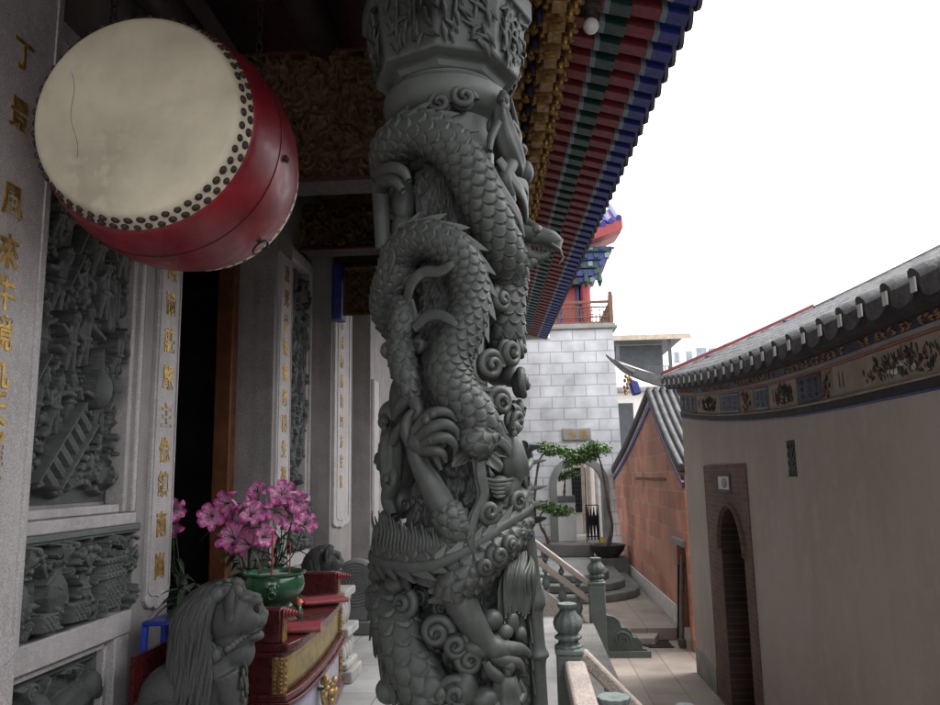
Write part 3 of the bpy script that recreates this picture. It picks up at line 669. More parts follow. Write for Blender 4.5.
for i, (x, y0, y1, z) in enumerate(((-.75, 3.6, 9.0, 5.25), (-1.45, 2.4, 10, 5.45), (-2.25, 2.0, 10.5, 5.2))):
    b = MB(); b.tube([(x, y0, z), (x, y1, z)], .13, 16); o = b.build('porch_beam', 'dark_wood'); tag(o, ('round dark beam running from the dragon column along the porch', 'round dark beam over the middle of the porch ceiling', 'round dark beam tight against the temple wall under the ceiling')[i], 'beam')
# ================================================================== dragon column
AX = np.array([-.305, 3.25]); D0 = nrm(-AX); RT = np.array([-D0[1], D0[0]])
def er(th): return np.cos(th)[..., None] * D0 + np.sin(th)[..., None] * RT
def cyl_pt(th, z, r):
    th, z, r = np.broadcast_arrays(np.asarray(th, float), np.asarray(z, float), np.asarray(r, float))
    e = er(th); return np.concatenate([AX + e * r[..., None], z[..., None]], -1)
def cyl(px, py, r):
    """angle and height where the sight line meets the cylinder of radius r (its tangent if it misses)"""
    d = ray(px, py); dh = d[:2]; a = dh @ dh; bq = -(dh @ AX); c = AX @ AX - r * r; q = bq * bq - a * c
    t = (-bq - math.sqrt(q)) / a if q > 0 else -bq / a
    p = CAM + d * t; v = p[:2] - AX; return math.atan2(v @ RT, v @ D0), p[2]
def cpath(ctrl, step=.004):
    """rows (px,py,r,R) or ('a',angle_deg,z,r,R) -> points, outward normals, radii, arc length"""
    rows = []
    for c in ctrl:
        if c[0] == 'a': rows.append((R(c[1]), c[2], c[3], c[4]))
        else: th, z = cyl(c[0], c[1], c[2] + c[3] * .6); rows.append((th, z, c[2], c[3]))
    q = spline(rows, 60 * len(rows)); P = cyl_pt(q[:, 0], q[:, 1], q[:, 2]); full = np.hstack([P, q])
    full, s = resample(full, step); e = er(full[:, 3]); nv = np.concatenate([e, np.zeros((len(e), 1))], 1)
    return full[:, :3], nv, full[:, 6], s
def scales(s, t, R0, L, W, amp):
    nc = max(6, int(round(2 * math.pi * R0 / W))); S, T = np.meshgrid(s, t, indexing='ij'); u = T / (2 * math.pi) * nc; H = np.zeros_like(S); done = np.zeros(S.shape, bool)
    for back in (1, 0):
        i = np.floor(S / L) - back; loc = (S - i * L) / L; off = .5 * (i % 2); dv = (u - off) - np.round(u - off)
        tip = .75 + .95 * np.sqrt(np.clip(1 - (dv / .56) ** 2, 0, 1)); ins = (loc < tip) & ~done
        if back == 0: ins = ~done
        ed = tip - loc
        h = amp * (.30 * loc - .45 * (dv / .5) ** 2) + amp * .35 * np.exp(-(ed / .10) ** 2)
        if back == 0: h = h - amp * .55 * np.exp(-((loc - (1.75 - 1.0 - .95 * (1 - np.sqrt(np.clip(1 - ((np.abs(dv) - .5) / .56) ** 2, 0, 1))))) / .09) ** 2)
        H = np.where(ins, h, H); done |= ins
    return H
def scaled_tube(mb, ctrl, L=.042, W=.058, amp=.011, n=132, step=.004, smooth_scales=True):
    P, nv, Rr, s = cpath(ctrl, step); t = np.arange(n) / n * 2 * math.pi
    dsp = scales(s, t, float(np.mean(Rr)), L, W, amp) if smooth_scales else None
    mb.tube(P, Rr, n, nvec=nv, disp=dsp); return P, nv, Rr, s
def fin(mb, P, nv, Rr, s, side, h=.05, tooth=.06, thick=.012, lean=.035, lift=.012, rev=False, s0=0, s1=None):
    d = np.gradient(P, axis=0); d /= np.linalg.norm(d, axis=1)[:, None]; sd = side * np.cross(d, nv); sd /= np.linalg.norm(sd, axis=1)[:, None]
    k = np.where((s >= s0) & (s <= (s1 or s[-1])))[0]; ph = (s[k] / tooth) % 1
    if rev: ph = 1 - ph
    hh = h * (.22 + .78 * ph ** 1.6); dr = (-1 if rev else 1) * lean * ph ** 2
    base = P[k] + sd[k] * (Rr[k] * .86)[:, None] + nv[k] * lift
    top = P[k] + sd[k] * (Rr[k] * .93 + hh)[:, None] + d[k] * dr[:, None] + nv[k] * (lift + .012 * ph)[:, None]
    w2 = thick / 2
    G = np.stack([base + nv[k] * w2 * 1.6, top + nv[k] * w2 * .5, top - nv[k] * w2 * .5, base - nv[k] * w2 * 1.6], 1); mb.grid(G, cv=True)
def ribbon(mb, ctrl, flat=(1.0, .55), n=14, groove=0.18):
    P, nv, Rr, s = cpath(ctrl, .006); t = np.arange(n) / n * 2 * math.pi
    dsp = -Rr[:, None] * groove * np.cos(3 * t)[None, :] * (np.cos(t) > -.2)[None, :]
    mb.tube(P, Rr, n, flat=flat, nvec=nv, disp=dsp)
def spiral(mb, px, py, r, rad, tr_=.016, turns=1.7, sgn=1, a0=0.0, dome=.03):
    th, z = cyl(px, py, r); a = np.linspace(0, turns * 2 * math.pi, 46); q = rad * (1 - a / a[-1] * .88)
    x, y = q * np.cos(sgn * a + a0), q * np.sin(sgn * a + a0); P = cyl_pt(th + x / r, z + y, r + dome * (a / a[-1]))
    nvv = np.concatenate([er(th + x / r), np.zeros((len(a), 1))], 1)
    mb.tube(P, tr_ * (1.25 - .5 * a / a[-1]), 10, nvec=nvv)
    c = cyl_pt(th, z, r - .012); e = er(np.array(th)); mb.ball(c, (rad * 1.0, max(.022, rad * .5), rad * 1.0), 10, 14, axes=[[-e[1], e[0], 0], [e[0], e[1], 0], [0, 0, 1]])
def lump(mb, px, py, r, rx, rz, rr=None):
    th, z = cyl(px, py, r); c = cyl_pt(th, z, r); e = er(np.array(th)); t_ = np.array([-e[1], e[0]])
    ax = [[t_[0], t_[1], 0], [e[0], e[1], 0], [0, 0, 1]]; mb.ball(c, (rx, rr or rx * .8, rz), 12, 16, axes=ax)

dc = thing('dragon_column', 'dark grey green stone column carved with coiling dragon, foremost in the porch', 'column', (AX[0], AX[1], PZ))
S_ = 'dragon_stone'
# core with rough cloud-and-rock carving
nz, nth = 520, 420; zz = np.linspace(PZ, 3.75, nz); tt = np.arange(nth) / nth * 2 * math.pi; Zg, Tg = np.meshgrid(zz, tt, indexing='ij')
cx_, sx_ = np.cos(Tg), np.sin(Tg)
n1 = fbm(cx_ * 2.6, sx_ * 2.6, Zg * 5, 5, 5); n2 = np.abs(fbm(cx_ * 5, sx_ * 5, Zg * 10, 9, 4) - .5) * 2; n3 = np.sin((n1 * 26)) * .5 + .5
Rg = .085 + .05 * np.clip((2.3 - Zg) / .3, 0, 1) + .11 * n1 - .05 * n2 + .012 * n3 + .07 * np.clip((1.25 - Zg) / .7, 0, 1)
Rg = np.where(Zg > 3.62, Rg * (1 - (Zg - 3.62) / .38) + .215 * (Zg - 3.62) / .38, Rg)
b = MB(); b.grid(cyl_pt(Tg, Zg, Rg), cv=True); b.build('core', S_, dc, angle=180)
# dragon body
b = MB(); fb = MB()
A = [('a', -205, 3.32, .23, 0.0856), ('a', -150, 3.42, .24, 0.0910), ('a', -100, 3.44, .25, 0.0920), (378, 160, .255, 0.0920), (388, 140, .26, 0.0920), (413, 127, .265, 0.0931), (443, 136, .27, 0.0942), (468, 158, .272, 0.0942), (485, 187, .272, 0.0942), (500, 217, .27, 0.0931), (514, 248, .265, 0.0910), (523, 279, .255, 0.0888), (528, 312, .24, 0.0856), ('a', 95, 2.72, .24, 0.0835), ('a', 150, 2.72, .24, 0.0803)]
B_ = [('a', -190, 2.74, .24, 0.0821), ('a', -130, 2.80, .25, 0.0821), ('a', -95, 2.86, .26, 0.0821), (383, 280, .27, 0.0798), (391, 254, .275, 0.0787), (408, 239, .28, 0.0775), (430, 236, .285, 0.0775), (454, 247, .29, 0.0787), (470, 270, .29, 0.0787), (474, 301, .29, 0.0787), (465, 329, .29, 0.0798), (452, 354, .292, 0.0832), (450, 374, .295, 0.0878), (458, 392, .30, 0.0901), (474, 410, .305, 0.0889), (485, 428, .295, 0.0844), (484, 440, .26, 0.0684)]
C = [('a', -200, 1.72, .24, .085), ('a', -140, 1.75, .25, .085), ('a', -92, 1.76, .26, .085), (380, 552, .265, .082), (404, 558, .27, .08), (432, 556, .275, .078), (462, 545, .275, .076), (494, 526, .275, .074), (520, 505, .27, .072), (538, 488, .26, .07), ('a', 92, 2.12, .25, .07), ('a', 140, 2.25, .24, .07)]
for ctrl, sd, kw in ((A, -1, dict(h=.046, tooth=.078, lean=.05, lift=-.01)), (B_, -1, dict(h=.042, tooth=.070, lean=.045, lift=-.008)), (C, 1, dict(h=.055, tooth=.085, lean=.03))):
    q = scaled_tube(b, ctrl, **(dict(L=.040, W=.060, amp=.0135, n=190, step=.003) if ctrl is A else dict(L=.034, W=.052, amp=.0115, n=160, step=.003)))
    fin(fb, *q, sd, **kw)
P_, nv_, R_, s_ = cpath([(497, 425, .30, .03), (490, 434, .32, .058), (480, 441, .33, .076), (470, 446, .33, .066), (464, 450, .325, .03)], .003); t_ = np.arange(160) / 160 * 2 * math.pi
b.tube(P_, R_, 160, nvec=nv_, disp=scales(s_, t_, .07, .034, .050, .010) * np.minimum(1, R_ / .06)[:, None])
b.build('dragon_body', S_, dc, angle=180)
# tail, low on both sides
b = MB()
T1 = [('a', -110, 1.62, .27, .08), (376, 600, .275, .085), (386, 630, .285, .095), (402, 665, .295, .095), (424, 705, .30, .09), (446, 745, .31, .085), (480, 790, .31, .08)]
q = scaled_tube(b, T1, L=.055, W=.07, amp=.016); fin(fb, *q, 1, h=.03, tooth=.11, lean=.05, lift=.05)
T2 = [('a', 95, 1.70, .25, .05), (536, 625, .27, .05), (539, 660, .275, .05), (538, 700, .28, .05), (530, 745, .28, .045)]
q = scaled_tube(b, T2, L=.04, W=.055, amp=.012, n=80); fin(fb, *q, 1, h=.045, tooth=.09, lean=.05, lift=.03)
b.build('tail', S_, dc, angle=180)
st = MB()                                                             # toothed bands laid over the coil and along the tail
for ctrl, halves in (([(368, 556, .345, .016), (392, 566, .35, .017), (424, 567, .355, .018), (455, 557, .358, .018), (486, 541, .358, .018), (514, 521, .35, .017), (541, 502, .33, .014)], ((1, 0, .42), (-1, .40, 1.0))),
                     ([(365, 590, .33, .012), (371, 625, .345, .016), (386, 658, .36, .018), (410, 692, .37, .018), (440, 728, .37, .016)], ((1, 0, 1.0),))):
    P, nv, Rr, s = cpath(ctrl); st.tube(P, Rr, 16, flat=(1.2, .6), nvec=nv)
    for sd, u0, u1 in halves: fin(st, P, nv, Rr, s, sd, h=.042, tooth=.075, lean=.035, lift=-.004, s0=u0 * s[-1], s1=u1 * s[-1])
st.build('toothed_band', S_, dc, angle=60)
fb.build('dorsal_fin', S_, dc, angle=60)

def claws(mb, px, py, r, dirs, R0=.026):
    for ctrl in dirs: ribbon(mb, [(x, y, rr, q) for x, y, rr, q in ctrl], flat=(1, .95), groove=0)
# upper foreleg with its gripping claw
b = MB(); scaled_tube(b, [(492, 544, .27, .05), (474, 538, .29, .064), (459, 530, .305, .070), (449, 518, .31, .066), (442, 507, .31, .056)], L=.035, W=.05, amp=.014, n=110)
P, nv, Rr, s = cpath([(449, 521, .305, .052), (439, 503, .312, .052), (428, 484, .315, .047), (418, 466, .32, .038), (413, 452, .325, .036), (415, 438, .33, .042), (422, 428, .33, .036)]); b.tube(P, Rr, 36, nvec=nv)
lump(b, 419, 441, .335, .05, .055, .045)
claws(b, 0, 0, 0, [[(414, 432, .35, .026), (424, 419, .375, .024), (436, 412, .385, .022), (448, 413, .38, .017), (456, 421, .365, .007)],
                   [(418, 437, .36, .026), (430, 428, .39, .025), (444, 424, .395, .022), (455, 430, .38, .016), (458, 440, .365, .006)],
                   [(422, 444, .355, .025), (435, 438, .39, .024), (447, 438, .39, .020), (455, 446, .375, .014), (454, 455, .36, .005)],
                   [(420, 450, .345, .024), (432, 450, .375, .022), (442, 453, .375, .017), (446, 462, .36, .006)],
                   [(410, 446, .34, .026), (404, 432, .345, .024), (406, 418, .345, .020), (414, 409, .35, .008)]])
for x, y in ((433, 414), (441, 425), (443, 439), (426, 420), (428, 431), (431, 440)): lump(b, x, y, .395, .018, .018, .014)
b.build('foreleg', S_, dc, angle=180)
# lower hind leg striding right
b = MB(); scaled_tube(b, [(540, 505, .25, .06), (524, 525, .275, .075), (500, 548, .295, .084), (474, 571, .305, .085), (456, 588, .31, .078), (452, 602, .31, .062)], L=.038, W=.052, amp=.015, n=120)
P, nv, Rr, s = cpath([(456, 592, .305, .062), (466, 612, .315, .060), (478, 630, .325, .050), (488, 644, .33, .044), (500, 652, .335, .046), (512, 655, .335, .036)]); b.tube(P, Rr, 36, nvec=nv)
claws(b, 0, 0, 0, [[(498, 650, .34, .034), (514, 650, .35, .030), (524, 650, .345, .022), (531, 655, .33, .012)], [(494, 656, .34, .032), (508, 662, .36, .028), (520, 664, .36, .02), (524, 672, .35, .011)],
                   [(488, 652, .33, .034), (476, 650, .335, .03), (468, 648, .33, .026), (462, 652, .325, .014)]])
b.build('hind_leg', S_, dc, angle=180)
# left limbs in the shade
b = MB(); scaled_tube(b, [(394, 300, .30, .035), (396, 314, .31, .055), (396, 328, .31, .052), (395, 338, .305, .042)], L=.03, W=.045, amp=.012, n=90)
scaled_tube(b, [(394, 338, .30, .05), (396, 358, .305, .055), (403, 380, .31, .05), (410, 398, .30, .036)], L=.042, W=.05, amp=.014, n=90)
claws(b, 0, 0, 0, [[(408, 396, .31, .03), (398, 406, .31, .026), (392, 418, .30, .014)], [(412, 400, .31, .03), (416, 412, .32, .024), (410, 422, .32, .012)]])
b.build('left_limb', S_, dc, angle=180)
b = MB(); P, nv, Rr, s = cpath([(371, 250, .29, .034), (371, 220, .295, .036), (370, 192, .30, .04), (376, 178, .305, .045)]); b.tube(P, Rr, 24, nvec=nv)
claws(b, 0, 0, 0, [[(374, 176, .315, .034), (386, 168, .33, .03), (400, 170, .335, .024), (408, 180, .33, .014)], [(378, 180, .315, .03), (392, 180, .33, .026), (402, 190, .33, .014)], [(370, 172, .31, .03), (368, 160, .31, .024), (374, 150, .31, .012)]])
b.build('upper_limb', S_, dc, angle=180)
# flame ribbons and mane
b = MB()
for c in ([(457, 259, .355, .008), (450, 265, .35, .018), (438, 271, .33, .022), (422, 272, .32, .023), (410, 284, .32, .022), (405, 304, .31, .018)],
          [(460, 329, .365, .006), (452, 321, .355, .016), (441, 315, .335, .020), (427, 316, .32, .022), (413, 328, .31, .018)],
          [(388, 242, .35, .010), (391, 258, .345, .017), (385, 276, .33, .019), (379, 296, .32, .016)],
          [(408, 300, .31, .020), (412, 316, .31, .022), (420, 317, .31, .012)],
          [(481, 456, .345, .016), (482, 475, .35, .020), (485, 495, .355, .018), (475, 518, .36, .016), (471, 540, .365, .014), (478, 562, .365, .004)],
          [(474, 458, .34, .010), (478, 478, .345, .012), (480, 498, .35, .011), (470, 520, .355, .010), (468, 536, .355, .003)],
          [(496, 438, .335, .020), (508, 446, .335, .020), (520, 466, .33, .019), (529, 490, .32, .017), (537, 516, .30, .008)],
          [(466, 436, .335, .020), (456, 430, .335, .022), (446, 437, .33, .020), (436, 454, .33, .016), (441, 470, .32, .006)],
          [(470, 430, .30, .03), (462, 420, .31, .026), (440, 412, .31, .022), (420, 414, .31, .01)],
          [(505, 445, .31, .03), (520, 452, .315, .03), (531, 470, .30, .012)]):
    ribbon(b, c)
cp_ = [(-25, 22), (0, 24), (22, 44), (38, 25), (56, 38), (76, 21), (96, 26), (116, 21), (136, 38), (158, 23), (188, 36), (212, 22), (235, 18)]
G = []
for a in np.linspace(-25, 235, 100):                                  # ribbed collar round the end of the coil
    rp = np.interp(a, *zip(*cp_)); row = []
    for u in np.linspace(0, 1, 8):
        q = 13 + (rp - 13) * u; th, z = cyl(479 + q * math.cos(R(a)), 441 + q * math.sin(R(a)), .325); row.append(cyl_pt(th, z, .318 + .018 * u * u + .006 * math.sin(a * .42) * u))
    G.append(row)
G = np.array(G); nrm_in = G - np.concatenate([np.broadcast_to(AX, G[..., :2].shape), G[..., 2:]], -1); nrm_in /= np.linalg.norm(nrm_in, axis=-1)[..., None]
G2 = np.concatenate([G, (G - nrm_in * .02)[:, ::-1]], 1); b.grid(G2, cv=True)
for y0, dy in ((527, 0), (536, 4), (546, 4)):                         # elbow tufts
    ribbon(b, [(452, y0 + 10, .29, .03), (438, y0 + 6 + dy, .305, .03), (424, y0 + 4 + 2 * dy, .31, .008)])
for y0 in (580, 590, 600): ribbon(b, [(460, y0 - 4, .29, .028), (444, y0 - 2, .305, .026), (428, y0 + 2, .31, .007)])
for i in range(22): ribbon(b, [(371 + 3.6 * i, 512 + 1.2 * i + 4 * math.sin(i * 2.1), .335, .004), (373 + 3.6 * i, 528 + .9 * i, .345, .008), (371 + 3.7 * i, 545 + .4 * i, .345, .008), (374 + 3.7 * i, 560 + .2 * i + 3 * math.sin(i * 1.3), .335, .003)], groove=0, n=8)
rr = random.Random(21)
for i in range(46):                                                  # small flames filling the hollows between the coils
    px, py = rr.uniform(372, 538), rr.uniform(400, 700); a0 = rr.uniform(0, 6.3); q = rr.uniform(.20, .245); L_ = rr.uniform(9, 17)
    for k in range(rr.choice((2, 3, 3))):
        a = a0 + .55 * k; x1, y1 = px + L_ * math.cos(a), py + L_ * math.sin(a); bx, by = -math.sin(a) * 4, math.cos(a) * 4
        ribbon(b, [(px, py, q, .014), (px + (x1 - px) * .5 + bx, py + (y1 - py) * .5 + by, q + .018, .016), (x1, y1, q + .012, .003)], groove=.1, n=8)
b.build('mane', S_, dc, angle=180)
# clouds
b = MB()
for px, py, r, rad, sg, a0 in ((490, 366, .30, .060, 1, 0), (509, 352, .31, .055, -1, 1), (523, 384, .30, .060, 1, 2), (499, 402, .30, .055, -1, 3), (521, 350, .29, .04, 1, 0), (514, 420, .30, .05, -1, 2), (530, 410, .28, .045, 1, 4),
        (437, 632, .325, .055, 1, 0), (456, 645, .325, .045, -1, 1), (469, 660, .325, .045, 1, 2), (456, 694, .335, .065, -1, 4), (436, 716, .34, .06, 1, 1), (514, 503, .325, .055, 1, 3.3), (488, 512, .345, .04, -1, 0), (497, 556, .385, .034, 1, 2), (484, 566, .385, .026, -1, 1), (508, 545, .375, .024, 1, 0),
        (440, 104, .25, .05, 1, 0), (497, 128, .29, .05, -1, 2), (463, 98, .26, .055, 1, 0), (506, 206, .32, .04, -1, 1), (378, 460, .29, .05, 1, 0), (390, 480, .29, .05, -1, 2), (384, 610, .30, .04, 1, 0), (405, 604, .30, .05, -1, 1), (500, 300, .27, .045, 1, 2), (420, 345, .24, .03, 1, 1)):
    spiral(b, px, py, r, rad, sgn=sg, a0=a0)
rr = random.Random(14)
for i in range(16):
    spiral(b, rr.uniform(376, 534), rr.uniform(560, 700), rr.uniform(.215, .245), rr.uniform(.022, .036), tr_=.009, sgn=rr.choice((-1, 1)), a0=rr.uniform(0, 6), dome=.02)
rr = random.Random(4)
for i in range(60):                                                   # the side away from the alley
    th = R(rr.uniform(100, 260)); z = rr.uniform(.7, 3.7); q = rr.uniform(.04, .075); c = cyl_pt(th, z, .28); b.ball(c, q, 8, 12)
b.build('cloud', S_, dc, angle=180)
# rocks, pearl, bud and small figures on the right edge
b = MB()
for q in ((418, 655, .32, .05, .035), (500, 487, .32, .05, .045), (470, 620, .30, .05, .04), (492, 620, .31, .045, .04), (505, 632, .32, .035, .03), (512, 622, .32, .03, .04), (498, 640, .31, .035, .03), (520, 634, .31, .03, .03),
          (428, 690, .34, .06, .06), (485, 700, .34, .06, .05), (540, 474, .31, .02, .03), (541, 455, .31, .018, .02), (543, 500, .31, .02, .025), (465, 690, .33, .05, .07), (395, 585, .29, .05, .04), (376, 470, .22, .08, .10), (388, 500, .22, .09, .08), (376, 440, .21, .07, .09), (396, 470, .20, .07, .10), (384, 400, .21, .07, .12), (376, 360, .20, .07, .12), (374, 320, .20, .06, .12), (376, 200, .20, .07, .12), (384, 230, .20, .07, .08), (400, 430, .20, .08, .1), (455, 575, .29, .04, .03)): lump(b, *q)
for k in range(5): 
    ribbon(b, [(486 + 2 * k, 479 + 4 * k, .345, .006), (500, 481 + 4 * k, .36, .007), (514 - 2 * k, 479 + 4 * k, .345, .006)], groove=0)
for x, y in ((541, 462), (542, 488), (541, 505), (539, 520), (533, 448)): ribbon(b, [(x - 8, y + 2, .30, .022), (x, y, .345, .016), (x + 8, y - 2, .395, .004)], groove=0)
b.build('rock', S_, dc, angle=180)
def carved_figure(ctrl_torso, head, arms, legs):
    b = MB()
    P, nv, Rr, s = cpath(ctrl_torso); b.tube(P, Rr, 28, nvec=nv, disp=.004 * np.sin(7 * np.arange(28) / 28 * 6.28)[None, :] * np.ones((len(P), 1)))
    for a in arms + legs: P, nv, Rr, s = cpath(a); b.tube(P, Rr, 16, nvec=nv)
    px, py, r, q = head; lump(b, px, py, r, q * .85, q, q * .9); lump(b, px, py - q * 180, r, q * .6, q * .45); lump(b, px, py + q * 190, r + .012, q * .5, q * .6)
    lump(b, px + q * 20, py + q * 25, r + q * .9, q * .16, q * .25)
    for sg in (-1, 1): lump(b, px + q * 20 + sg * q * 75, py - q * 10, r + q * .72, q * .16, q * .10)
    b.build('figure', S_, dc, angle=180)
carved_figure([(512, 720, .345, .075), (511, 700, .345, .062), (510, 686, .35, .052), (509, 676, .35, .035)], (508, 667, .365, .030), [[(503, 680, .36, .024), (492, 672, .37, .02), (486, 662, .37, .014)], [(517, 682, .36, .024), (524, 694, .365, .02), (520, 704, .385, .018)]], [[(500, 706, .36, .03), (494, 716, .37, .03), (490, 730, .36, .03)]])
carved_figure([(522, 476, .30, .06), (520, 462, .305, .066), (517, 446, .305, .05), (516, 438, .30, .03)], (514, 428, .315, .032), [[(511, 446, .315, .024), (503, 436, .32, .02), (500, 424, .32, .016)], [(526, 446, .315, .026), (532, 458, .32, .022), (527, 470, .33, .018)]], [[(518, 478, .31, .04), (513, 496, .31, .034), (518, 512, .31, .024)], [(526, 478, .30, .04), (532, 496, .29, .03), (536, 512, .29, .02)]])
carved_figure([(524, 180, .30, .03), (519, 160, .31, .056), (512, 138, .315, .06), (506, 118, .315, .045), (504, 108, .31, .025)], (503, 99, .315, .032), [[(512, 122, .32, .024), (520, 136, .33, .02), (516, 152, .345, .018)], [(500, 122, .33, .022), (493, 136, .335, .018), (490, 150, .34, .014)]], [[(516, 160, .32, .035), (508, 176, .33, .03), (514, 196, .33, .022)]])
carved_figure([(386, 480, .28, .04), (384, 460, .285, .05), (384, 442, .285, .045), (384, 432, .285, .025)], (384, 422, .29, .03), [[(390, 442, .30, .022), (398, 428, .31, .02), (406, 424, .31, .014)], [(378, 444, .29, .022), (375, 458, .29, .018), (380, 470, .30, .014)]], [[(388, 482, .29, .035), (384, 500, .29, .03), (390, 516, .29, .02)]])
carved_figure([(440, 730, .345, .06), (440, 716, .35, .05), (440, 704, .35, .03)], (440, 696, .365, .028), [[(434, 712, .36, .02), (426, 704, .37, .016)], [(446, 712, .36, .02), (454, 708, .37, .016)]], [])
b = MB()                                                              # ball, drapery and wing beside the upper coil
lump(b, 530, 172, .345, .048, .055); lump(b, 522, 150, .32, .05, .03)
for c in ([(500, 158, .33, .02), (516, 180, .345, .03), (528, 204, .35, .026), (533, 236, .34, .012)], [(490, 165, .33, .02), (504, 190, .34, .028), (519, 214, .35, .026), (525, 236, .35, .010)], [(512, 180, .33, .02), (530, 190, .345, .028), (540, 214, .34, .02), (546, 226, .33, .012)],
          [(520, 100, .29, .02), (524, 126, .31, .03), (527, 150, .32, .02)]): ribbon(b, c)
b.build('drapery', S_, dc, angle=180)
# small second dragon head on the right edge
b = MB(); e1 = cyl_pt(*cyl(530, 234, .33), .33)
h = lambda px, py, dy=0: at_y(px, py, e1[1] + dy)
b.tube([h(505, 236), h(518, 232), h(530, 232), h(538, 236)], [.05, .056, .052, .042], 18)                  # skull
b.tube([h(532, 236), h(542, 236), h(551, 239), h(557, 244), h(558, 249)], [.042, .040, .038, .034, .012], 18)   # snout
b.ball(h(556, 240, -.01), (.026, .028, .022), 8, 12); b.ball(h(549, 234, -.02), (.03, .02, .014), 8, 12)
for dy in (-.04, .03): b.ball(h(537, 229, dy), (.024, .018, .020), 8, 10); b.ball(h(539, 230, dy - .012), .010, 6, 8); b.ball(h(559, 240, dy * .6), (.010, .012, .008), 6, 8)
b.tube([h(520, 250), h(530, 256), h(540, 258), h(547, 255), h(551, 251)], [.038, .030, .024, .018, .006], 14)   # lower jaw
for k in range(6): b.tube([h(534 + 4 * k, 247), h(535 + 4 * k, 252)], [.008, .002], 6)
for dy in (-.035, .03): b.tube([h(532, 226, dy), h(524, 218, dy * 1.3), h(514, 213, dy * 1.5), h(507, 206, dy * 1.4)], [.018, .016, .012, .003], 8)
for k in range(7): b.tube([h(522 - 1 * k, 240 + 3 * k, -.03), h(512 - 2 * k, 248 + 5 * k, -.045), h(505 - 2 * k, 260 + 5 * k, -.03)], [.014, .014, .003], 8)
b.tube([h(552, 244, -.03), h(560, 250, -.05), h(563, 258, -.05), h(559, 264, -.05)], [.008, .008, .006, .002], 8)
for k in range(5): b.ball(h(512 + 5 * k, 262 + 3 * (k % 2)), (.03, .03, .024), 8, 10)
b.build('small_dragon_head', S_, dc, angle=180)
b = MB()                                                              # hanging tassel and staff
for k in range(16):
    x = 506 + 2.0 * k + rr.uniform(-1, 1); ribbon(b, [(x + 4, 552, .31, .010), (x + 1, 575, .335 + .02 * rr.random(), .013), (x, 598, .335, .012), (x - 2 + rr.uniform(-3, 3), 616 + rr.uniform(-6, 4), .33, .006)], groove=0)
for k in range(9):
    x = 500 + 1.6 * k; ribbon(b, [(x + 8, 560, .29, .008), (x + 2, 585, .31, .011), (x + 1, 606, .31, .011), (x + rr.uniform(-2, 2), 622, .31, .005)], groove=0)
b.build('tassel', S_, dc, angle=180)
b = MB()
P, nv, Rr, s = cpath([('a', 78, 1.92, .31, .028), ('a', 78, 1.72, .325, .034), ('a', 78, 1.64, .33, .045), ('a', 78, 1.60, .33, .034), ('a', 77, 1.48, .335, .034), ('a', 77, 1.44, .335, .048), ('a', 77, 1.40, .335, .034), ('a', 76, 1.2, .34, .034), ('a', 75, .8, .34, .034)]); b.tube(P, Rr, 20, nvec=nv)
b.build('staff', S_, dc, angle=180)
# capital
ca = MB(); ca.lathe([(.0, 3.50), (.205, 3.50), (.215, 3.69), (.235, 3.71), (.275, 3.735), (.29, 3.78), (.285, 3.82), (.25, 3.845), (.235, 3.87), (.0, 3.87)], (*AX, 0), 64)
ca.build('ring', S_, dc, angle=40)
o8 = MB(); t8 = np.arange(8) / 8 * 2 * math.pi + math.pi / 8 + .35; pr = [(.0, 3.872), (.25, 3.872), (.27, 3.905), (.33, 3.925), (.335, 3.95), (.37, 4.19), (.40, 4.20), (.40, 4.29), (.30, 4.31), (.30, 5.6), (0, 5.6)]
G = np.array([[[AX[0] + r * math.cos(a), AX[1] + r * math.sin(a), z] for a in t8] for r, z in pr]); o8.grid(G, cv=True, flip=True); o8.build('capital', S_, dc, angle=25, bevel=.008)
b = MB()
for i in range(8):                                                    # bamboo cut on each face
    a = t8[i] + math.pi / 8; nvv = np.array([math.cos(a), math.sin(a), .17]); tv = np.array([-math.sin(a), math.cos(a), 0]); rr = random.Random(i)
    for j in range(26):
        x, z = rr.uniform(-.10, .10), rr.uniform(3.97, 4.18); rad = .316 + (z - 3.95) * .145; c0 = np.array([AX[0], AX[1], 0]) + np.array([math.cos(a), math.sin(a), 0]) * rad * .985 + np.array([0, 0, z]) + tv * x
        ang = rr.gauss(-1.1, .8); d = tv * math.cos(ang) + np.array([0, 0, 1]) * math.sin(ang); l = rr.uniform(.05, .10); b.tube([c0 - d * .01, c0 + d * l * .5 + nvv * .012, c0 + d * l], [.005, .014, .003], 8, flat=(1, .6), nvec=nvv)
    for x in (-.05, .04): b.tube([np.array([AX[0], AX[1], z]) + np.array([math.cos(a), math.sin(a), 0]) * (.316 + (z - 3.95) * .145) + tv * (x + (z - 4.05) * .1) for z in (3.96, 4.03, 4.1, 4.19)], .011, 8)
b.build('bamboo_carving', S_, dc, angle=180)
b = MB(); b.lathe([(0, PZ + .002), (.50, PZ + .002), (.50, PZ + .10), (.46, PZ + .12), (.47, PZ + .2), (.42, PZ + .26), (.36, PZ + .30), (0, PZ + .30)], (*AX, 0), 48); b.build('base', S_, dc, angle=35)

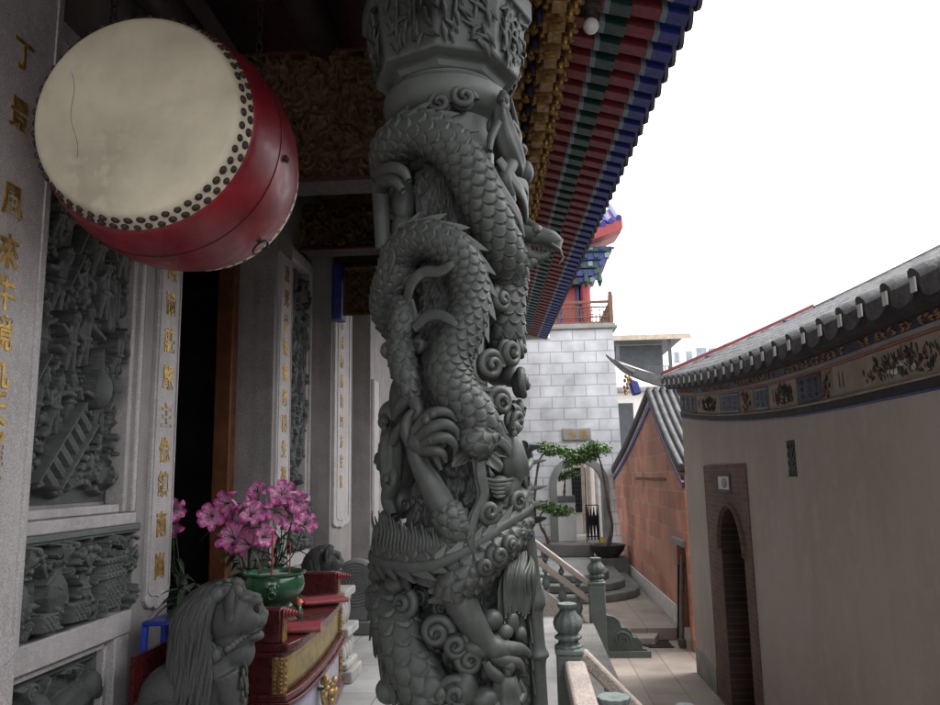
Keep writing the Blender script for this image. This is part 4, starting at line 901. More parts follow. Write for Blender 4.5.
# ================================================================== drum
DC = np.array([-1.655, 3.02, 3.737])
dr = thing('drum', 'large red barrel drum with pale skin head hanging above the porch', 'drum', DC)
def yl(prof): return [(r, DC[1] + h) for r, h in prof]
prof = [(0, -.004), (.30, -.004), (.440, 0), (.456, .006), (.466, .018), (.480, .05), (.498, .088), (.500, .095), (.0, .095)]
b = MB(); b.lathe(yl(prof), (DC[0], 0, DC[2]), 96, 'y'); b.build('drum_head', 'drum_skin', dr, angle=60)
LEN = .84; pr = [(.499, .09)]
for u in np.linspace(0, 1, 26): pr.append((.503 + .062 * math.sin(math.pi * u) ** .8, .093 + (LEN - .186) * u))
pr += [(.497, LEN - .09), (.0, LEN - .088)]
b = MB(); b.lathe(yl(pr), (DC[0], 0, DC[2]), 128, 'y'); b.build('barrel', 'drum_red', dr, angle=50)
b = MB(); b.lathe(yl([(0, LEN - .086), (.505, LEN - .086), (.49, LEN - .03), (.47, LEN), (0, LEN + .004)]), (DC[0], 0, DC[2]), 96, 'y'); b.build('drum_head', 'drum_skin', dr, angle=60)
n = 54
for hsel in (0, 1):
  b = MB()
  for k in range(n):
    for row, (h, r) in enumerate(((.036, .4745), (.074, .491))):
        for hh in ((LEN - h,) if hsel else (h,),):
            a = (k + .5 * row) / n * 2 * math.pi + .018 * math.sin(k * 12.9 + row * 2.3); rs = .0185 + .0016 * math.sin(k * 7.1 + row * 3); e = np.array([math.cos(a), math.sin(a)])
            jr = .004 * math.sin(k * 3.3 + row); c = np.array([DC[0] + e[0] * r, DC[1] + hh[0] + jr, DC[2] + e[1] * r]); ax = [[e[0], 0, e[1]], [0, 1, 0], [-e[1], 0, e[0]]]
            b.ball(c, (.014, rs, rs), 7, 10, axes=ax)
  b.build('stud_band', 'stud', dr, angle=180)
b = MB()
cr = [(DC[0] - .30 + .05 * u + .012 * math.sin(u * 9), DC[1] - .0048, DC[2] + .22 - .42 * u) for u in np.linspace(0, 1, 20)]
MB().tube(cr, np.r_[.0006, np.full(18, .0020), .0006], 6, flat=(1, .5)).build('crease', 'ash', dr)
for h in (.30, .34 + .02):
    if h < .35:
        u = (h - .093) / (LEN - .186); r = .503 + .062 * math.sin(math.pi * u) ** .8
        b.tube([(DC[0] + (r + .001) * math.cos(a), DC[1] + h, DC[2] + (r + .001) * math.sin(a)) for a in np.linspace(0, 2 * math.pi, 120)], .0028, 6)
b.build('wire_hoop', 'iron', dr)
for a, h in ((R(-48), .56), (R(-8), .36), (R(130), .45), (R(50), .45)):
    u = (h - .093) / (LEN - .186); r = .503 + .062 * math.sin(math.pi * u) ** .8; e = np.array([math.cos(a), 0, math.sin(a)]); tg = np.array([-e[2], 0, e[0]]); c = np.array([DC[0], DC[1] + h, DC[2]]) + e * r
    b = MB(); big = (a < -.5) or a > .5; q = .045 if big else .012
    cc = c + e * .012 + np.array([0, 0, -.03 if a < 0 else .04]) * (1 if big else .2)
    b.tube([cc + q * (tg * math.cos(x) + np.array([0, 1, 0]) * math.sin(x)) for x in np.linspace(0, 2 * math.pi, 30)], .0055, 8); b.ball(c, .016, 6, 10)
    b.build('ring_handle', 'iron', dr)
for a in (R(130), R(50)):
    b = MB(); e = np.array([math.cos(a), 0, math.sin(a)]); c = np.array([DC[0], DC[1] + .45, DC[2]]) + e * .60
    z = c[2]
    while z < 5.6:
        b.tube([(c[0] + .014 * math.cos(x) * (1 if int(z * 20) % 2 else .2), c[1] + .014 * math.cos(x) * (.2 if int(z * 20) % 2 else 1), z + .03 * math.sin(x)) for x in np.linspace(0, 2 * math.pi, 12)], .004, 6); z += .05
    b.build('chain', 'iron', dr)
# ================================================================== stone lions
def lion(label, loc, yaw, sc_=1.0, mirror=1):
    t = thing('stone_lion', label, 'lion statue', (loc[0], loc[1], PZ), 'stone guardian lions by the door')
    f = np.array([math.cos(yaw), math.sin(yaw), 0]); l = np.array([-math.sin(yaw), math.cos(yaw), 0]) * mirror; o = np.array([loc[0], loc[1], PZ])
    W = lambda u, v, w: o + (f * u + l * v + np.array([0, 0, w])) * sc_
    def ax(pitch): c, s = math.cos(pitch), math.sin(pitch); return [f * c + np.array([0, 0, s]), l, np.array([0, 0, c]) - f * s]
    def E(b, c, r, pitch=0.0, nu=14, nv=20): b.ball(W(*c), np.array(r) * sc_, nu, nv, axes=ax(pitch))
    b = MB()
    E(b, (-.10, 0, .52), (.20, .17, .25), .5); E(b, (.02, 0, .66), (.17, .165, .26), .25); E(b, (.09, 0, .60), (.14, .15, .20))
    for sg in (-1, 1):
        E(b, (-.17, sg * .15, .44), (.17, .09, .17), .2); E(b, (-.02, sg * .17, .33), (.13, .065, .06)); E(b, (-.24, sg * .10, .36), (.1, .07, .09))
        b.tube([W(.10, sg * .11, .70), W(.15, sg * .12, .55), W(.15, sg * .12, .40), W(.17, sg * .12, .33)], np.array([.075, .065, .055, .06]) * sc_, 18); E(b, (.21, sg * .12, .325), (.085, .065, .045))
    # head
    E(b, (.10, 0, .97), (.165, .155, .155)); E(b, (.20, 0, .985), (.10, .12, .10)); E(b, (.245, 0, .94), (.075, .10, .055)); E(b, (.235, 0, .865), (.07, .085, .035), -.15)
    E(b, (.295, 0, .965), (.03, .045, .03)); E(b, (.12, 0, .86), (.13, .125, .10)); E(b, (.16, 0, .78), (.10, .11, .10)); E(b, (.185, 0, 1.065), (.09, .11, .035), -.2)
    for sg in (-1, 1): E(b, (.245, sg * .07, 1.045), (.045, .04, .028)); E(b, (.20, sg * .105, .95), (.075, .035, .06)); E(b, (.235, sg * .068, 1.005), (.03, .022, .026))
    b.build('body', 'lion_stone', t, remesh=.0085 * sc_)
    for sg in (-1, 1):                                                # ears
        b = MB(); b.tube([W(.115, sg * .15, .985), W(.115, sg * .185, 1.05), W(.12, sg * .195, 1.10), W(.13, sg * .19, 1.15)], np.array([.045, .058, .045, .006]) * sc_, 14, flat=(1, .5), nvec=f)
        b.tube([W(.137, sg * .17, 1.0), W(.145, sg * .20, 1.06), W(.147, sg * .205, 1.10)], np.array([.010, .022, .006]) * sc_, 8); b.build('ear', 'lion_stone', t, angle=180)
    for sg in (-1, 1): MB().ball(W(.250, sg * .092, 1.004), np.array([.022, .018, .026]) * sc_, 10, 14).build('eye', 'dark_void', t, angle=180)
    b = MB(); rr = random.Random(2)                                    # mane locks and curls
    for k in range(90):                                               # long locks from the parting down the neck
        a = -1.75 + 3.5 * k / 89; u0 = .11 - .02 * abs(a); pts = []; ln = rr.uniform(.40, .50); ph = rr.uniform(0, 6.3)
        for q in np.linspace(0, 1, 12):
            c_ = min(1, q / .45); pol = .25 + 1.45 * c_; v = math.sin(a) * (.172 * math.sin(pol * .93) + .012 + .02 * max(0, q - .45)); back = max(0, math.cos(a) * .75 + .25)
            u = u0 - (.02 + .25 * back) * math.sin(min(1.57, pol * .8)) + .01 * math.sin(q * 11 + ph)
            w_ = .985 + .165 * math.cos(pol * .95) - (0 if q < .45 else (q - .45) / .55 * ln) - .02 * c_
            pts.append(W(u - .05 * max(0, q - .5) * back, v + .008 * math.sin(q * 13 + ph), w_))
        b.tube(pts, np.array([.008, .012, .013, .014, .014, .014, .013, .013, .012, .011, .008, .003]) * sc_, 7)
    for k in range(11):
        a = -1.3 + 2.6 * k / 10; b.tube([W(.12 + .05 * math.cos(a), math.sin(a) * .10, 1.05 + .06 * math.cos(a)), W(.05, math.sin(a) * .13, 1.10 + .03 * math.cos(a)), W(-.03, math.sin(a) * .15, 1.04)], np.array([.02, .026, .012]) * sc_, 9)
    for k in range(34):                                               # cheek and chest curls
        v = rr.uniform(-.15, .15); w_ = rr.uniform(.46, .74); u = .20 - .5 * v * v + rr.uniform(-.01, .015)
        n_ = 14; aa = np.linspace(0, 8, n_); q = .034 * (1 - aa / 8 * .8); b.tube([W(u + .012 * i / n_, v + q[i] * math.cos(aa[i]), w_ + q[i] * math.sin(aa[i])) for i in range(n_)], .010 * sc_, 6)
    for sg in (-1, 1):                                                # spiral curls framing the face
        for k in range(9):
            a = R(75 + 21 * k); uc, wc = .115 + .135 * math.cos(a), .945 + .165 * math.sin(a); q = .036 if k % 2 else .042; aa = np.linspace(0, 10, 22)
            vv = .150 - .045 * abs(math.sin(a)) ** 3
            b.tube([W(uc + q * (1 - x / 10 * .85) * math.cos(x), sg * (vv + .012 + .018 * x / 10), wc + q * (1 - x / 10 * .85) * math.sin(x)) for x in aa], .0115 * sc_, 7); b.ball(W(uc, sg * (vv + .004), wc), q * 1.0 * sc_, 8, 12)
        for k in range(7): b.ball(W(.235 - .02 * k, sg * (.075 + .012 * k), .90 - .012 * k), .019 * sc_, 8, 10)
        b.tube([W(.29, sg * .05, .905), W(.24, sg * .10, .895), W(.18, sg * .125, .90)], np.array([.010, .012, .006]) * sc_, 8)
    b.tube([W(-.30, .02, .36), W(-.34, .05, .44), W(-.33, .08, .52), W(-.29, .08, .56)], np.array([.04, .05, .045, .01]) * sc_, 12)
    b.build('mane', 'lion_stone', t, angle=180)
    b = MB(); b.obox(W(0, 0, .24), f * .36 * sc_, l * .25 * sc_, np.array([0, 0, .045]) * sc_); b.obox(W(0, 0, .10), f * .34 * sc_, l * .23 * sc_, np.array([0, 0, .093]) * sc_); b.build('pedestal', 'lion_stone', t, bevel=.012)
    return t
lion('nearer stone lion in front of the lacquered table, big ear and smooth flank in view', (-1.70, 4.08), R(22), 1.0)
lion('farther stone lion past the altar table, only its curly mane showing', (-2.17, 8.0), R(12), .86, -1)

# ================================================================== altar table with raised ends
TZ = 1.19
fr = [at_z(px, py, TZ) for px, py in ((285, 644), (300, 637), (314, 627), (326, 616.5), (336, 605.5), (343, 595.5))]
fr = spline([p[:2] for p in fr], 24); YN, YF = fr[0][1], fr[-1][1]; XBK = -2.42
al = thing('altar_table', 'dark red lacquer altar table with curved gilt front before the door', 'table', (-1.8, (YN + YF) / 2, PZ))
def shelf(off, z, th, name, mm, back=XBK, yo=0.0):
    poly = [(x + off, y, z) for x, y in fr] + [(back, YF + yo, z), (-1.93, YN - yo, z)]
    MB().prism(poly, (0, 0, -th)).build(name, mm, al, bevel=.006, angle=30)
shelf(.02, TZ, .045, 'top', 'lacquer', yo=.0)
shelf(-.015, TZ - .048, .03, 'top_moulding', 'lacquer')
shelf(.012, TZ - .285, .04, 'waist_moulding', 'lacquer'); shelf(.03, TZ - .327, .02, 'waist_moulding', 'lacquer')
shelf(.02, TZ - .64, .06, 'foot_moulding', 'lacquer')
def front(off, z0, z1, m_, name):
    b = MB(); P = np.array([[[x + off, y, z] for z in np.linspace(z0, z1, 6)] for x, y in fr]); b.grid(P); return b.build(name, m_, al, angle=180, solid=.01)
front(-.035, TZ - .282, TZ - .08, 'gold_panel', 'gilt_panel'); front(-.03, TZ - .64, TZ - .35, 'mural', 'painted_panel')
b = MB(); b.box((-1.92, YN + .03, PZ), (fr[0][0] - .05, YN + .05, TZ - .08)); b.box((XBK + .02, YF - .05, PZ), (fr[-1][0] - .05, YF - .03, TZ - .08)); b.box((XBK + .02, YN + .05, PZ), (XBK + .05, YF - .05, TZ - .08)); b.build('end_board', 'lacquer', al)
for (x, y), dy in ((fr[0], .0), (fr[-1], -.075)):
    for z0, z1 in ((TZ - .283, TZ - .075), (TZ - .64, TZ - .35)):
        b = MB(); hh = z1 - z0; b.box((x - .075, y + .002 + dy, z0), (x - .003, y + .07 + dy, z1))
        for k in range(9):
            for q in range(2): b.ball((x - .058 + .036 * q, y + dy, z0 + hh * (k + .5) / 9), (.013, .010, .010), 6, 8, 1)
        for k in range(6): b.ball((x, y + .036 + dy, z0 + hh * (k + .5) / 6), (.008, .022, .012), 6, 8, 1)
        b.build('gilt_post', ['old_gold', 'old_gold'], al, angle=40)
for (x, y), sg in ((fr[0], 1), (fr[-1], -1)):                         # upturned ends with turned knobs
    b = MB(); y0, y1 = (y, y + .11) if sg > 0 else (y - .11, y)
    b.prism([(x - .03, y0, TZ + .002), (x - .03, y1, TZ + .002), (x - .03, y1 - .02, TZ + .11), (x - .03, y1 - .01, TZ + .20), (x - .03, y0 + .01, TZ + .20), (x - .03, y0 + .02, TZ + .11)], (-.58 if sg > 0 else -.85, 0, 0)); b.build('raised_end', 'lacquer', al, bevel=.012)
    b = MB(); b.prism([(x - .028, y0 + .012, TZ + .004), (x - .028, y1 - .012, TZ + .004), (x - .028, y1 - .028, TZ + .15), (x - .028, y0 + .028, TZ + .15)], (.012, 0, 0)); b.build('gilt_plate', 'old_gold', al, bevel=.003)
    b = MB(); pr = []
    for k in range(6): r = .036 - .0045 * k; pr += [(r * .75, k * .017), (r, k * .017 + .006), (r * .95, k * .017 + .012)]
    pr = [(0, 0)] + pr + [(.004, .112), (0, .115)]; b.lathe([(r, x - .028 + h) for r, h in pr], (0, (y0 + y1) / 2, TZ + .165), 18, 'x'); b.build('knob', 'red_bright', al, angle=50)
# incense burner
ic = np.array([-1.735, 5.30, TZ + .09])
bu = thing('incense_burner', 'green glazed incense bowl with ash, in front of the pink lilies', 'incense burner', ic)
b = MB(); b.lathe([(0, 0), (.12, 0), (.13, .02), (.115, .035), (.165, .07), (.2, .12), (.208, .165), (.198, .205), (.19, .222), (.215, .232), (.218, .242), (.205, .247), (.185, .235), (.18, .2), (0, .2)], ic, 56); b.build('bowl', 'celadon', bu, angle=50)
b = MB(); b.lathe([(0, .232), (.10, .226), (.184, .214)], ic, 40); b.build('ash', 'ash', bu)
b = MB(); a = R(-75); e = np.array([math.cos(a), math.sin(a), 0]); tg = np.array([-e[1], e[0], 0]); c = ic + e * .202 + np.array([0, 0, .145])
b.ball(c, (.035, .025, .04), 10, 14); b.ball(c + e * .024 + np.array([0, 0, -.012]), .014, 8, 10)
for sg in (-1, 1): b.ball(c + e * .02 + tg * .016 * sg + np.array([0, 0, .012]), .009, 6, 8); b.ball(c + tg * .036 * sg + np.array([0, 0, .022]), .013, 6, 8)
b.tube([c + e * .028 + np.array([0, 0, -.03]) + .022 * (tg * math.cos(x) + np.array([0, 0, 1]) * math.sin(x)) for x in np.linspace(0, 6.3, 20)], .005, 6); b.build('lion_mask', 'celadon', bu, angle=180)
b = MB(); b.lathe([(0, TZ + .002), (.15, TZ + .002), (.16, TZ + .02), (.135, TZ + .04), (.135, TZ + .07), (.15, TZ + .088), (0, TZ + .088)], (ic[0], ic[1], 0), 40); o = b.build('bowl_stand', 'lacquer', None, angle=40); tag(o, 'round dark stand under the green incense bowl', 'stand')
for i, (dx, dy, top, col_, lb) in enumerate(((.015, -.10, .52, 'incense_red', 'tallest thick red incense stick, in the middle of the bowl'), (.10, .02, .44, 'incense_red', 'thin red incense stick at the right side of the bowl'), (-.10, -.02, .30, 'bark', 'short burnt incense stick at the left side of the bowl'))):
    b = MB(); p0 = ic + np.array([dx, dy, .22]); b.tube([p0, p0 + np.array([.004, 0, (top - .22) * .5]), p0 + np.array([.001, 0, top - .22])], [.0075 if i == 0 else .0045] * 3, 10)
    tag(b.build('incense_stick', col_), lb, 'incense stick', 'incense sticks in the bowl')

# lilies
def lily(t, c, nrm_, rad, seed, open_=1.0):
    rr = random.Random(seed); n = nrm(nrm_); a = nrm(np.cross(n, (0.3, .2, 1))); bb = np.cross(n, a); c = np.array(c); b = MB()
    for k in range(6):
        an = k * math.pi / 3 + rr.uniform(-.15, .15); d = a * math.cos(an) + bb * math.sin(an); sd = np.cross(n, d); G = []; wd = rad * (.36 if k % 2 else .27); rec = rr.uniform(.55, 1.0)
        for u in np.linspace(0, 1, 10):
            r = rad * (.10 + .95 * math.sin(u * 1.5) * open_); h = rad * (.80 * math.sin(u * 2.3 * rec + .15) - .45 * u ** 3 * rec)
            w_ = wd * (math.sin(math.pi * min(1, u ** .8 * .96 + .03)) ** .9) + .002
            G.append([c + d * r + n * h + sd * w_ * v + n * (.10 * rad * abs(v) ** 1.5 + .02 * rad * math.sin(u * 16 + v * 5)) for v in np.linspace(-1, 1, 7)])
        G = np.array(G); idx0 = len(b.f); b.grid(G)
        for q in range(idx0, len(b.f)):
            j = (q - idx0) % 6; b.m[q] = 1 if ((q - idx0) // 6 < 3 or ((q - idx0) // 6 < 5 and j in (2, 3))) else 0
    for k in range(6):
        an = k * 1.05 + .5; d = a * math.cos(an) + bb * math.sin(an); p = c + n * rad * .95 + d * rad * .28; b.tube([c, c + n * rad * .5 + d * .08 * rad, p], .0022, 5, mi=2); b.ball(p, (.006, .006, .004), 4, 6, 3)
    b.build('lily_flower', ['pink_petal', 'petal_white', 'leaf', 'incense_red'], t, angle=180)
def leaf_blade(b, p, d, L, wd, droop, seed=0):
    p = np.array(p, float); d = nrm(d); sd = nrm(np.cross(d, (0, 0, 1))); G = []
    for u in np.linspace(0, 1, 9):
        c = p + d * L * u + np.array([0, 0, -droop * L * u * u]); w_ = wd * math.sin(math.pi * min(1, .08 + u * .92)) ** .8
        G.append([c - sd * w_ + np.array([0, 0, .3 * w_]), c, c + sd * w_ + np.array([0, 0, .3 * w_])])
    b.grid(np.array(G))
def bouquet(label, base, flowers, y0, seed, buds=3):
    t = thing('lily_bouquet', label, 'flowers', base, 'pink lily bouquets on the altar table'); rr = random.Random(seed); base = np.array(base)
    st = MB(); lf = MB(); bd = MB()
    for i, (px, py, q) in enumerate(flowers):
        c = at_y(px, py, y0 + rr.uniform(-.12, .1)); n = nrm(np.array([rr.uniform(-1.0, 1.1), -1, rr.uniform(-.5, .8)])); lily(t, c, n, q * 1.32, seed * 10 + i, rr.uniform(.85, 1.1))
        m_ = (c + base) / 2 + np.array([rr.uniform(-.04, .04), rr.uniform(-.04, .04), .05]); st.tube(spline([base + np.array([0, 0, .25]), m_, c], 9), .005, 6)
        for k in range(5):
            u = rr.uniform(.15, .9); p = base + (c - base) * u + np.array([0, 0, .05]); an = rr.uniform(0, 6.3); leaf_blade(lf, p, (math.cos(an), math.sin(an) * .8 - .3, rr.uniform(-.1, .6)), rr.uniform(.14, .26), rr.uniform(.016, .03), rr.uniform(.3, .9))
    for i in range(buds):
        px, py, q = rr.choice(flowers); c = at_y(px + rr.uniform(-14, 14), py + rr.uniform(-14, 8), y0 + .05); d = nrm((rr.uniform(-.4, .4), -.3, 1)); bd = MB(); bd.tube([c, c + d * .035, c + d * .08], [.008, .016, .004], 8); bd.build('bud', 'petal_white', t); st.tube([base + np.array([0, 0, .25]), (base + c) / 2, c], .004, 6)
    st.build('stem', 'leaf', t); lf.build('leaf', 'leaf', t, angle=180)
    b = MB(); b.lathe([(0, 0), (.055, 0), (.075, .06), (.08, .14), (.05, .22), (.045, .26), (.06, .29), (.05, .285), (.04, .25), (0, .24)], base, 24); b.build('vase', 'pot_dark', t)
bouquet('larger pink lily bouquet, left of the incense sticks', (-2.02, 5.62, TZ + .002), [(213, 516, .075), (239, 503, .11), (250, 517, .085), (237, 541, .095), (252, 546, .09), (259, 494, .06), (262, 537, .07), (230, 503, .07)], 5.5, 3)
bouquet('smaller pink lily bouquet, right of the incense sticks', (-1.98, 6.05, TZ + .002), [(281, 497, .085), (273, 513, .075), (287, 517, .09), (295, 500, .07), (304, 525, .07)], 6.0, 5)
bouquet('pale pink lilies just showing past the edge of the narrow couplet', (-2.75, 6.1, 1.12), [(172, 508, .07), (174, 523, .07), (173, 537, .06)], 5.95, 8, 1)
t = thing('side_stand', 'dark stand inside the doorway carrying the pale lilies', 'stand', (-2.75, 6.1, PZ)); b = MB(); b.box((-2.93, 5.95, 1.08), (-2.58, 6.3, 1.118)); b.build('top', 'dark_wood', t)
for x in (-2.9, -2.61):
    for y in (5.98, 6.27): b = MB(); b.bar((x, y, PZ), (x, y, 1.08), .03, .03, (1, 0, 0)); b.build('leg', 'dark_wood', t)
# green broad leaves and trailing plant near the lion's mane
t = thing('potted_plant', 'dark leafy potted plant behind the nearer lion', 'plant', (-2.12, 5.0, TZ)); rr = random.Random(9)
lf = MB()
for k in range(40):
    an = rr.uniform(0, 6.3); p = np.array([-2.12, 5.0, TZ + .12]) + np.array([rr.uniform(-.1, .1), rr.uniform(-.1, .1), rr.uniform(0, .15)]); leaf_blade(lf, p, (math.cos(an), math.sin(an), rr.uniform(.1, 1.1)), rr.uniform(.15, .32), rr.uniform(.018, .035), rr.uniform(.4, 1.0))
lf.build('leaf', 'leaf', t, angle=180); b = MB(); b.lathe([(0, .002), (.09, .002), (.12, .13), (.125, .14), (.11, .14), (0, .12)], (-2.12, 5.0, TZ), 24); b.build('pot', 'rust_brown', t)

# offerings on the table
def pack(name, label, cat, px, py, l, wd, h, yaw, m_, n, wrap=True):
    p = at_z(px, py, TZ + .003); t = thing(name, label, cat, p); u = np.array([math.cos(yaw), math.sin(yaw), 0]); v = np.array([-u[1], u[0], 0]); b = MB()
    for k in range(n):
        q = (k - (n - 1) / 2) * wd / n; hz = h * .5
        b.tube([p + v * q - u * l / 2 + np.array([0, 0, hz]), p + v * q + u * l / 2 + np.array([0, 0, hz])], min(h * .5, wd / n * .52), 12)
    b.build('candle' if 'candle' in name else 'sweets', m_, t)
    if wrap:
        P = []; rr = random.Random(n)
        for i in np.linspace(-.75, .75, 14):
            P.append([p + u * l * i * (.78) + v * (wd * .62 * math.cos(a) * (1 if abs(i) < .6 else .6 + .5 * rr.random())) + np.array([0, 0, h * .5 + (h * .62 + .006 * rr.random()) * math.sin(a) + (.02 * rr.random() if abs(i) > .6 else 0)]) for a in np.linspace(0, 2 * math.pi, 16)])
        MB().grid(np.array(P)).build('wrapper', 'plastic_wrap', t, angle=60)
pack('candle_pack', 'pack of thick red candles in clear wrap, nearest the table edge', 'candles', 300, 632, .26, .15, .055, R(12), 'candle_red', 3)
pack('sweet_pack', 'clear bag of dark red sweets behind the red candles', 'sweets', 323, 604, .34, .22, .06, R(30), 'candle_red', 7)
p = at_z(299, 617, TZ + .003); t = thing('figurine', 'tiny green figurine with orange cap between the wrapped packs', 'figurine', p)
b = MB(); b.lathe([(0, 0), (.026, 0), (.030, .03), (.018, .065), (.012, .075), (0, .077)], p, 18); b.build('body', 'celadon', t)
b = MB(); b.ball(p + np.array([0, 0, .09]), (.021, .021, .02), 10, 12); b.ball(p + np.array([0, -.02, .088]), .005, 6, 8); b.build('head', 'cream', t); b = MB(); b.lathe([(.03, .098), (.026, .106), (.012, .122), (0, .128)], p, 16); b.build('cap', 'figure_orange', t)
# blue plastic stool
s0 = at_y(176, 622, 5.0); t = thing('plastic_stool', 'bright blue plastic stool between the door pier and the nearer lion', 'stool', (s0[0], 5.0, PZ)); z = 1.28
b = MB(); b.box((s0[0] - .16, 4.85, z - .03), (s0[0] + .13, 5.16, z)); b.build('seat', 'bright_blue', t, bevel=.015)
for dx in (-.14, .11):
    for y in (4.87, 5.14): b = MB(); b.tube([(s0[0] + dx, y, z - .03), (s0[0] + dx * 1.15, y, PZ)], .022, 10); b.build('leg', 'bright_blue', t)
# gilt wrapped ornament hung on the table front
p = at_x(329, 689, fr[14][0] + .06); t = thing('wrapped_ornament', 'gold ornament in clear plastic wrap on the curved table front', 'ornament', p)
b = MB(); rr = random.Random(3)
for k in range(26): a, h = rr.uniform(0, 6.3), rr.uniform(-.11, .11); b.ball(p + np.array([.045 * math.cos(a), .055 * math.sin(a), h]) * (1 - 2.5 * abs(h)), .022, 6, 8)
b.build('gilt_core', 'gold', t, angle=180)
P = np.array([[p + np.array([(.085 + .01 * rr.random()) * math.sin(u) * math.cos(a), (.095 + .012 * rr.random()) * math.sin(u) * math.sin(a), .16 * math.cos(u)]) for a in np.linspace(0, 6.283, 18)] for u in np.linspace(.05, 3.1, 12)]); MB().grid(P).build('wrapper', 'plastic_wrap', t, angle=40)
b = MB(); b.bar(p + np.array([-.09, 0, 0]), p + np.array([-.03, 0, 0]), .02, .02); b.build('hook', 'iron', t)
# stepped white carved stand past the table
p = np.array([-1.72, 6.75]); t = thing('carved_stand', 'off white carved stone stand just beyond the altar table', 'stand', (*p, PZ))
b = MB()
for z0, z1, w_, m_ in ((.0, .10, .25, 0), (.10, .16, .21, 0), (.30, .36, .17, 0), (.36, .44, .22, 0), (.62, .67, .15, 0), (.67, .74, .19, 0)): b.box((p[0] - w_, p[1] - .2, PZ + z0 + .002), (p[0] + w_, p[1] + .2, PZ + z1))
b.build('shelf', 'white_stone', t, bevel=.014)
b = MB()
for z0, z1, w_ in ((.16, .30, .15), (.44, .62, .12)):
    for k in range(7): b.ball((p[0] + w_ * (k - 3) / 3, p[1] - .18, PZ + (z0 + z1) / 2 + .02 * (-1) ** k), (.035, .03, (z1 - z0) / 2 + .01), 8, 10); b.ball((p[0] + w_, p[1] + .055 * (k - 3), PZ + (z0 + z1) / 2 + .02 * (-1) ** k), (.03, .035, (z1 - z0) / 2 + .01), 8, 10)
    b.box((p[0] - w_, p[1] - .17, PZ + z0 + .002), (p[0] + w_, p[1] + .17, PZ + z1 - .002))
b.build('carving', 'white_stone', t, angle=180)
# drum stones on the porch
def drum_stone(label, c, r):
    t = thing('drum_stone', label, 'drum stone', (c[0], c[1], PZ)); b = MB()
    b.lathe([(0, c[1] - .09), (r * .9, c[1] - .09), (r, c[1] - .06), (r, c[1] + .06), (r * .9, c[1] + .09), (0, c[1] + .09)], (c[0], 0, c[2]), 40, 'y')
    for k in range(7): q = r * (.88 - .12 * k); b.tube([(c[0] + q * math.cos(x), c[1] - .092, c[2] + q * math.sin(x)) for x in np.linspace(0, 6.283, 40)], .012, 6)
    b.build('disc', 'step_stone', t, angle=50)
    b = MB(); b.box((c[0] - r * .9, c[1] - .11, PZ + .002), (c[0] + r * .9, c[1] + .11, PZ + .14)); b.box((c[0] - r * .6, c[1] - .08, PZ + .142), (c[0] + r * .6, c[1] + .08, c[2] - r * .7)); b.build('base', 'step_stone', t, bevel=.012)
q = at_y(357, 583, 8.6); drum_stone('round ringed drum stone by the far lion, beside the column', (q[0], 8.6, q[2]), .26)
# ================================================================== house on the right
def zc(y): return 2.478 + .275 * np.clip((np.asarray(y, float) - 4.3) / 4.57, 0, 1.3) ** 1.9
YS = np.linspace(-1.6, 8.87, 70)
rb = thing('plaster_house', 'grey beige plastered house with painted frieze and grey tiled roof on the right', 'house', (3.5, 3, 0))
def sweep(prof, ys, mb, mi=0, zf=zc):
    """closed x/z profile (z relative to the frieze line) swept along y"""
    G = np.array([[[x, y, float(zf(y)) + z] for x, z in prof] for y in ys]); mb.grid(G, cv=True, mi=mi)
    for k, fl in ((0, 0), (len(ys) - 1, 1)): mb.add(G[k], [tuple(range(len(prof)))[::(1 if fl else -1)]], mi)
    return mb
OY0, OY1, OZ = 6.63, 7.40, 1.82
oc, orad = (OY0 + OY1) / 2, (OY1 - OY0) / 2
b = MB()
def wallpiece(y0, y1, z0, ys_top, x0=XR, x1=XR + .45):
    ys = np.linspace(y0, y1, ys_top) if not callable(z0) else oc - orad * np.cos(np.linspace(0, math.pi, 61)); poly = [(x0, y, zc(y) + .38) for y in ys][::-1] + [(x0, y, z0(y) if callable(z0) else z0) for y in ys]; b.prism(poly, (x1 - x0, 0, 0))
VY0, VY1, VZ0, VZ1 = 5.265, 5.475, 2.10, 2.345
wallpiece(-1.6, VY0, 0, 30); wallpiece(VY1, OY0, 0, 12); wallpiece(OY1, 8.87, 0, 20)
wallpiece(VY0, VY1, VZ1, 3); b.box((XR, VY0, 0), (XR + .45, VY1, VZ0))
arch = lambda y: OZ - orad + math.sqrt(max(0, orad ** 2 - (y - oc) ** 2)) * 1.0
wallpiece(OY0, OY1, arch, 25)
b.box((XR + .45, 8.42, 0), (6.5, 8.87, 2.6)); b.box((XR + .40, -1.6, 0), (XR + .449, 8.8, 2.4)); b.build('wall', 'plaster_wall', rb, angle=30)
b = MB(); b.box((XR + .34, OY0 - .1, 0), (XR + .398, OY1 + .1, OZ)); b.build('blocked_doorway', 'dark_brick', rb)
b = MB()                                                              # brick surround, a few mm proud
x0 = XR - .014
def bp_(poly): b.prism([(x0, y, z) for y, z in poly], (.02, 0, 0))
bp_([(6.43, .03), (OY0, .03), (OY0, OZ - orad), (6.43, OZ - orad)]); bp_([(OY1, .03), (7.90, .03), (7.90, OZ - orad), (OY1, OZ - orad)])
an = np.linspace(0, math.pi, 21); top = [(oc + orad * math.cos(a), OZ - orad + orad * math.sin(a)) for a in an]
for k in range(20):
    (ya, za), (yb, zb) = top[k], top[k + 1]; ea, eb = 6.43 + 1.47 * (1 - k / 20), 6.43 + 1.47 * (1 - (k + 1) / 20); bp_([(ya, za), (ea, 2.2), (eb, 2.2), (yb, zb)])
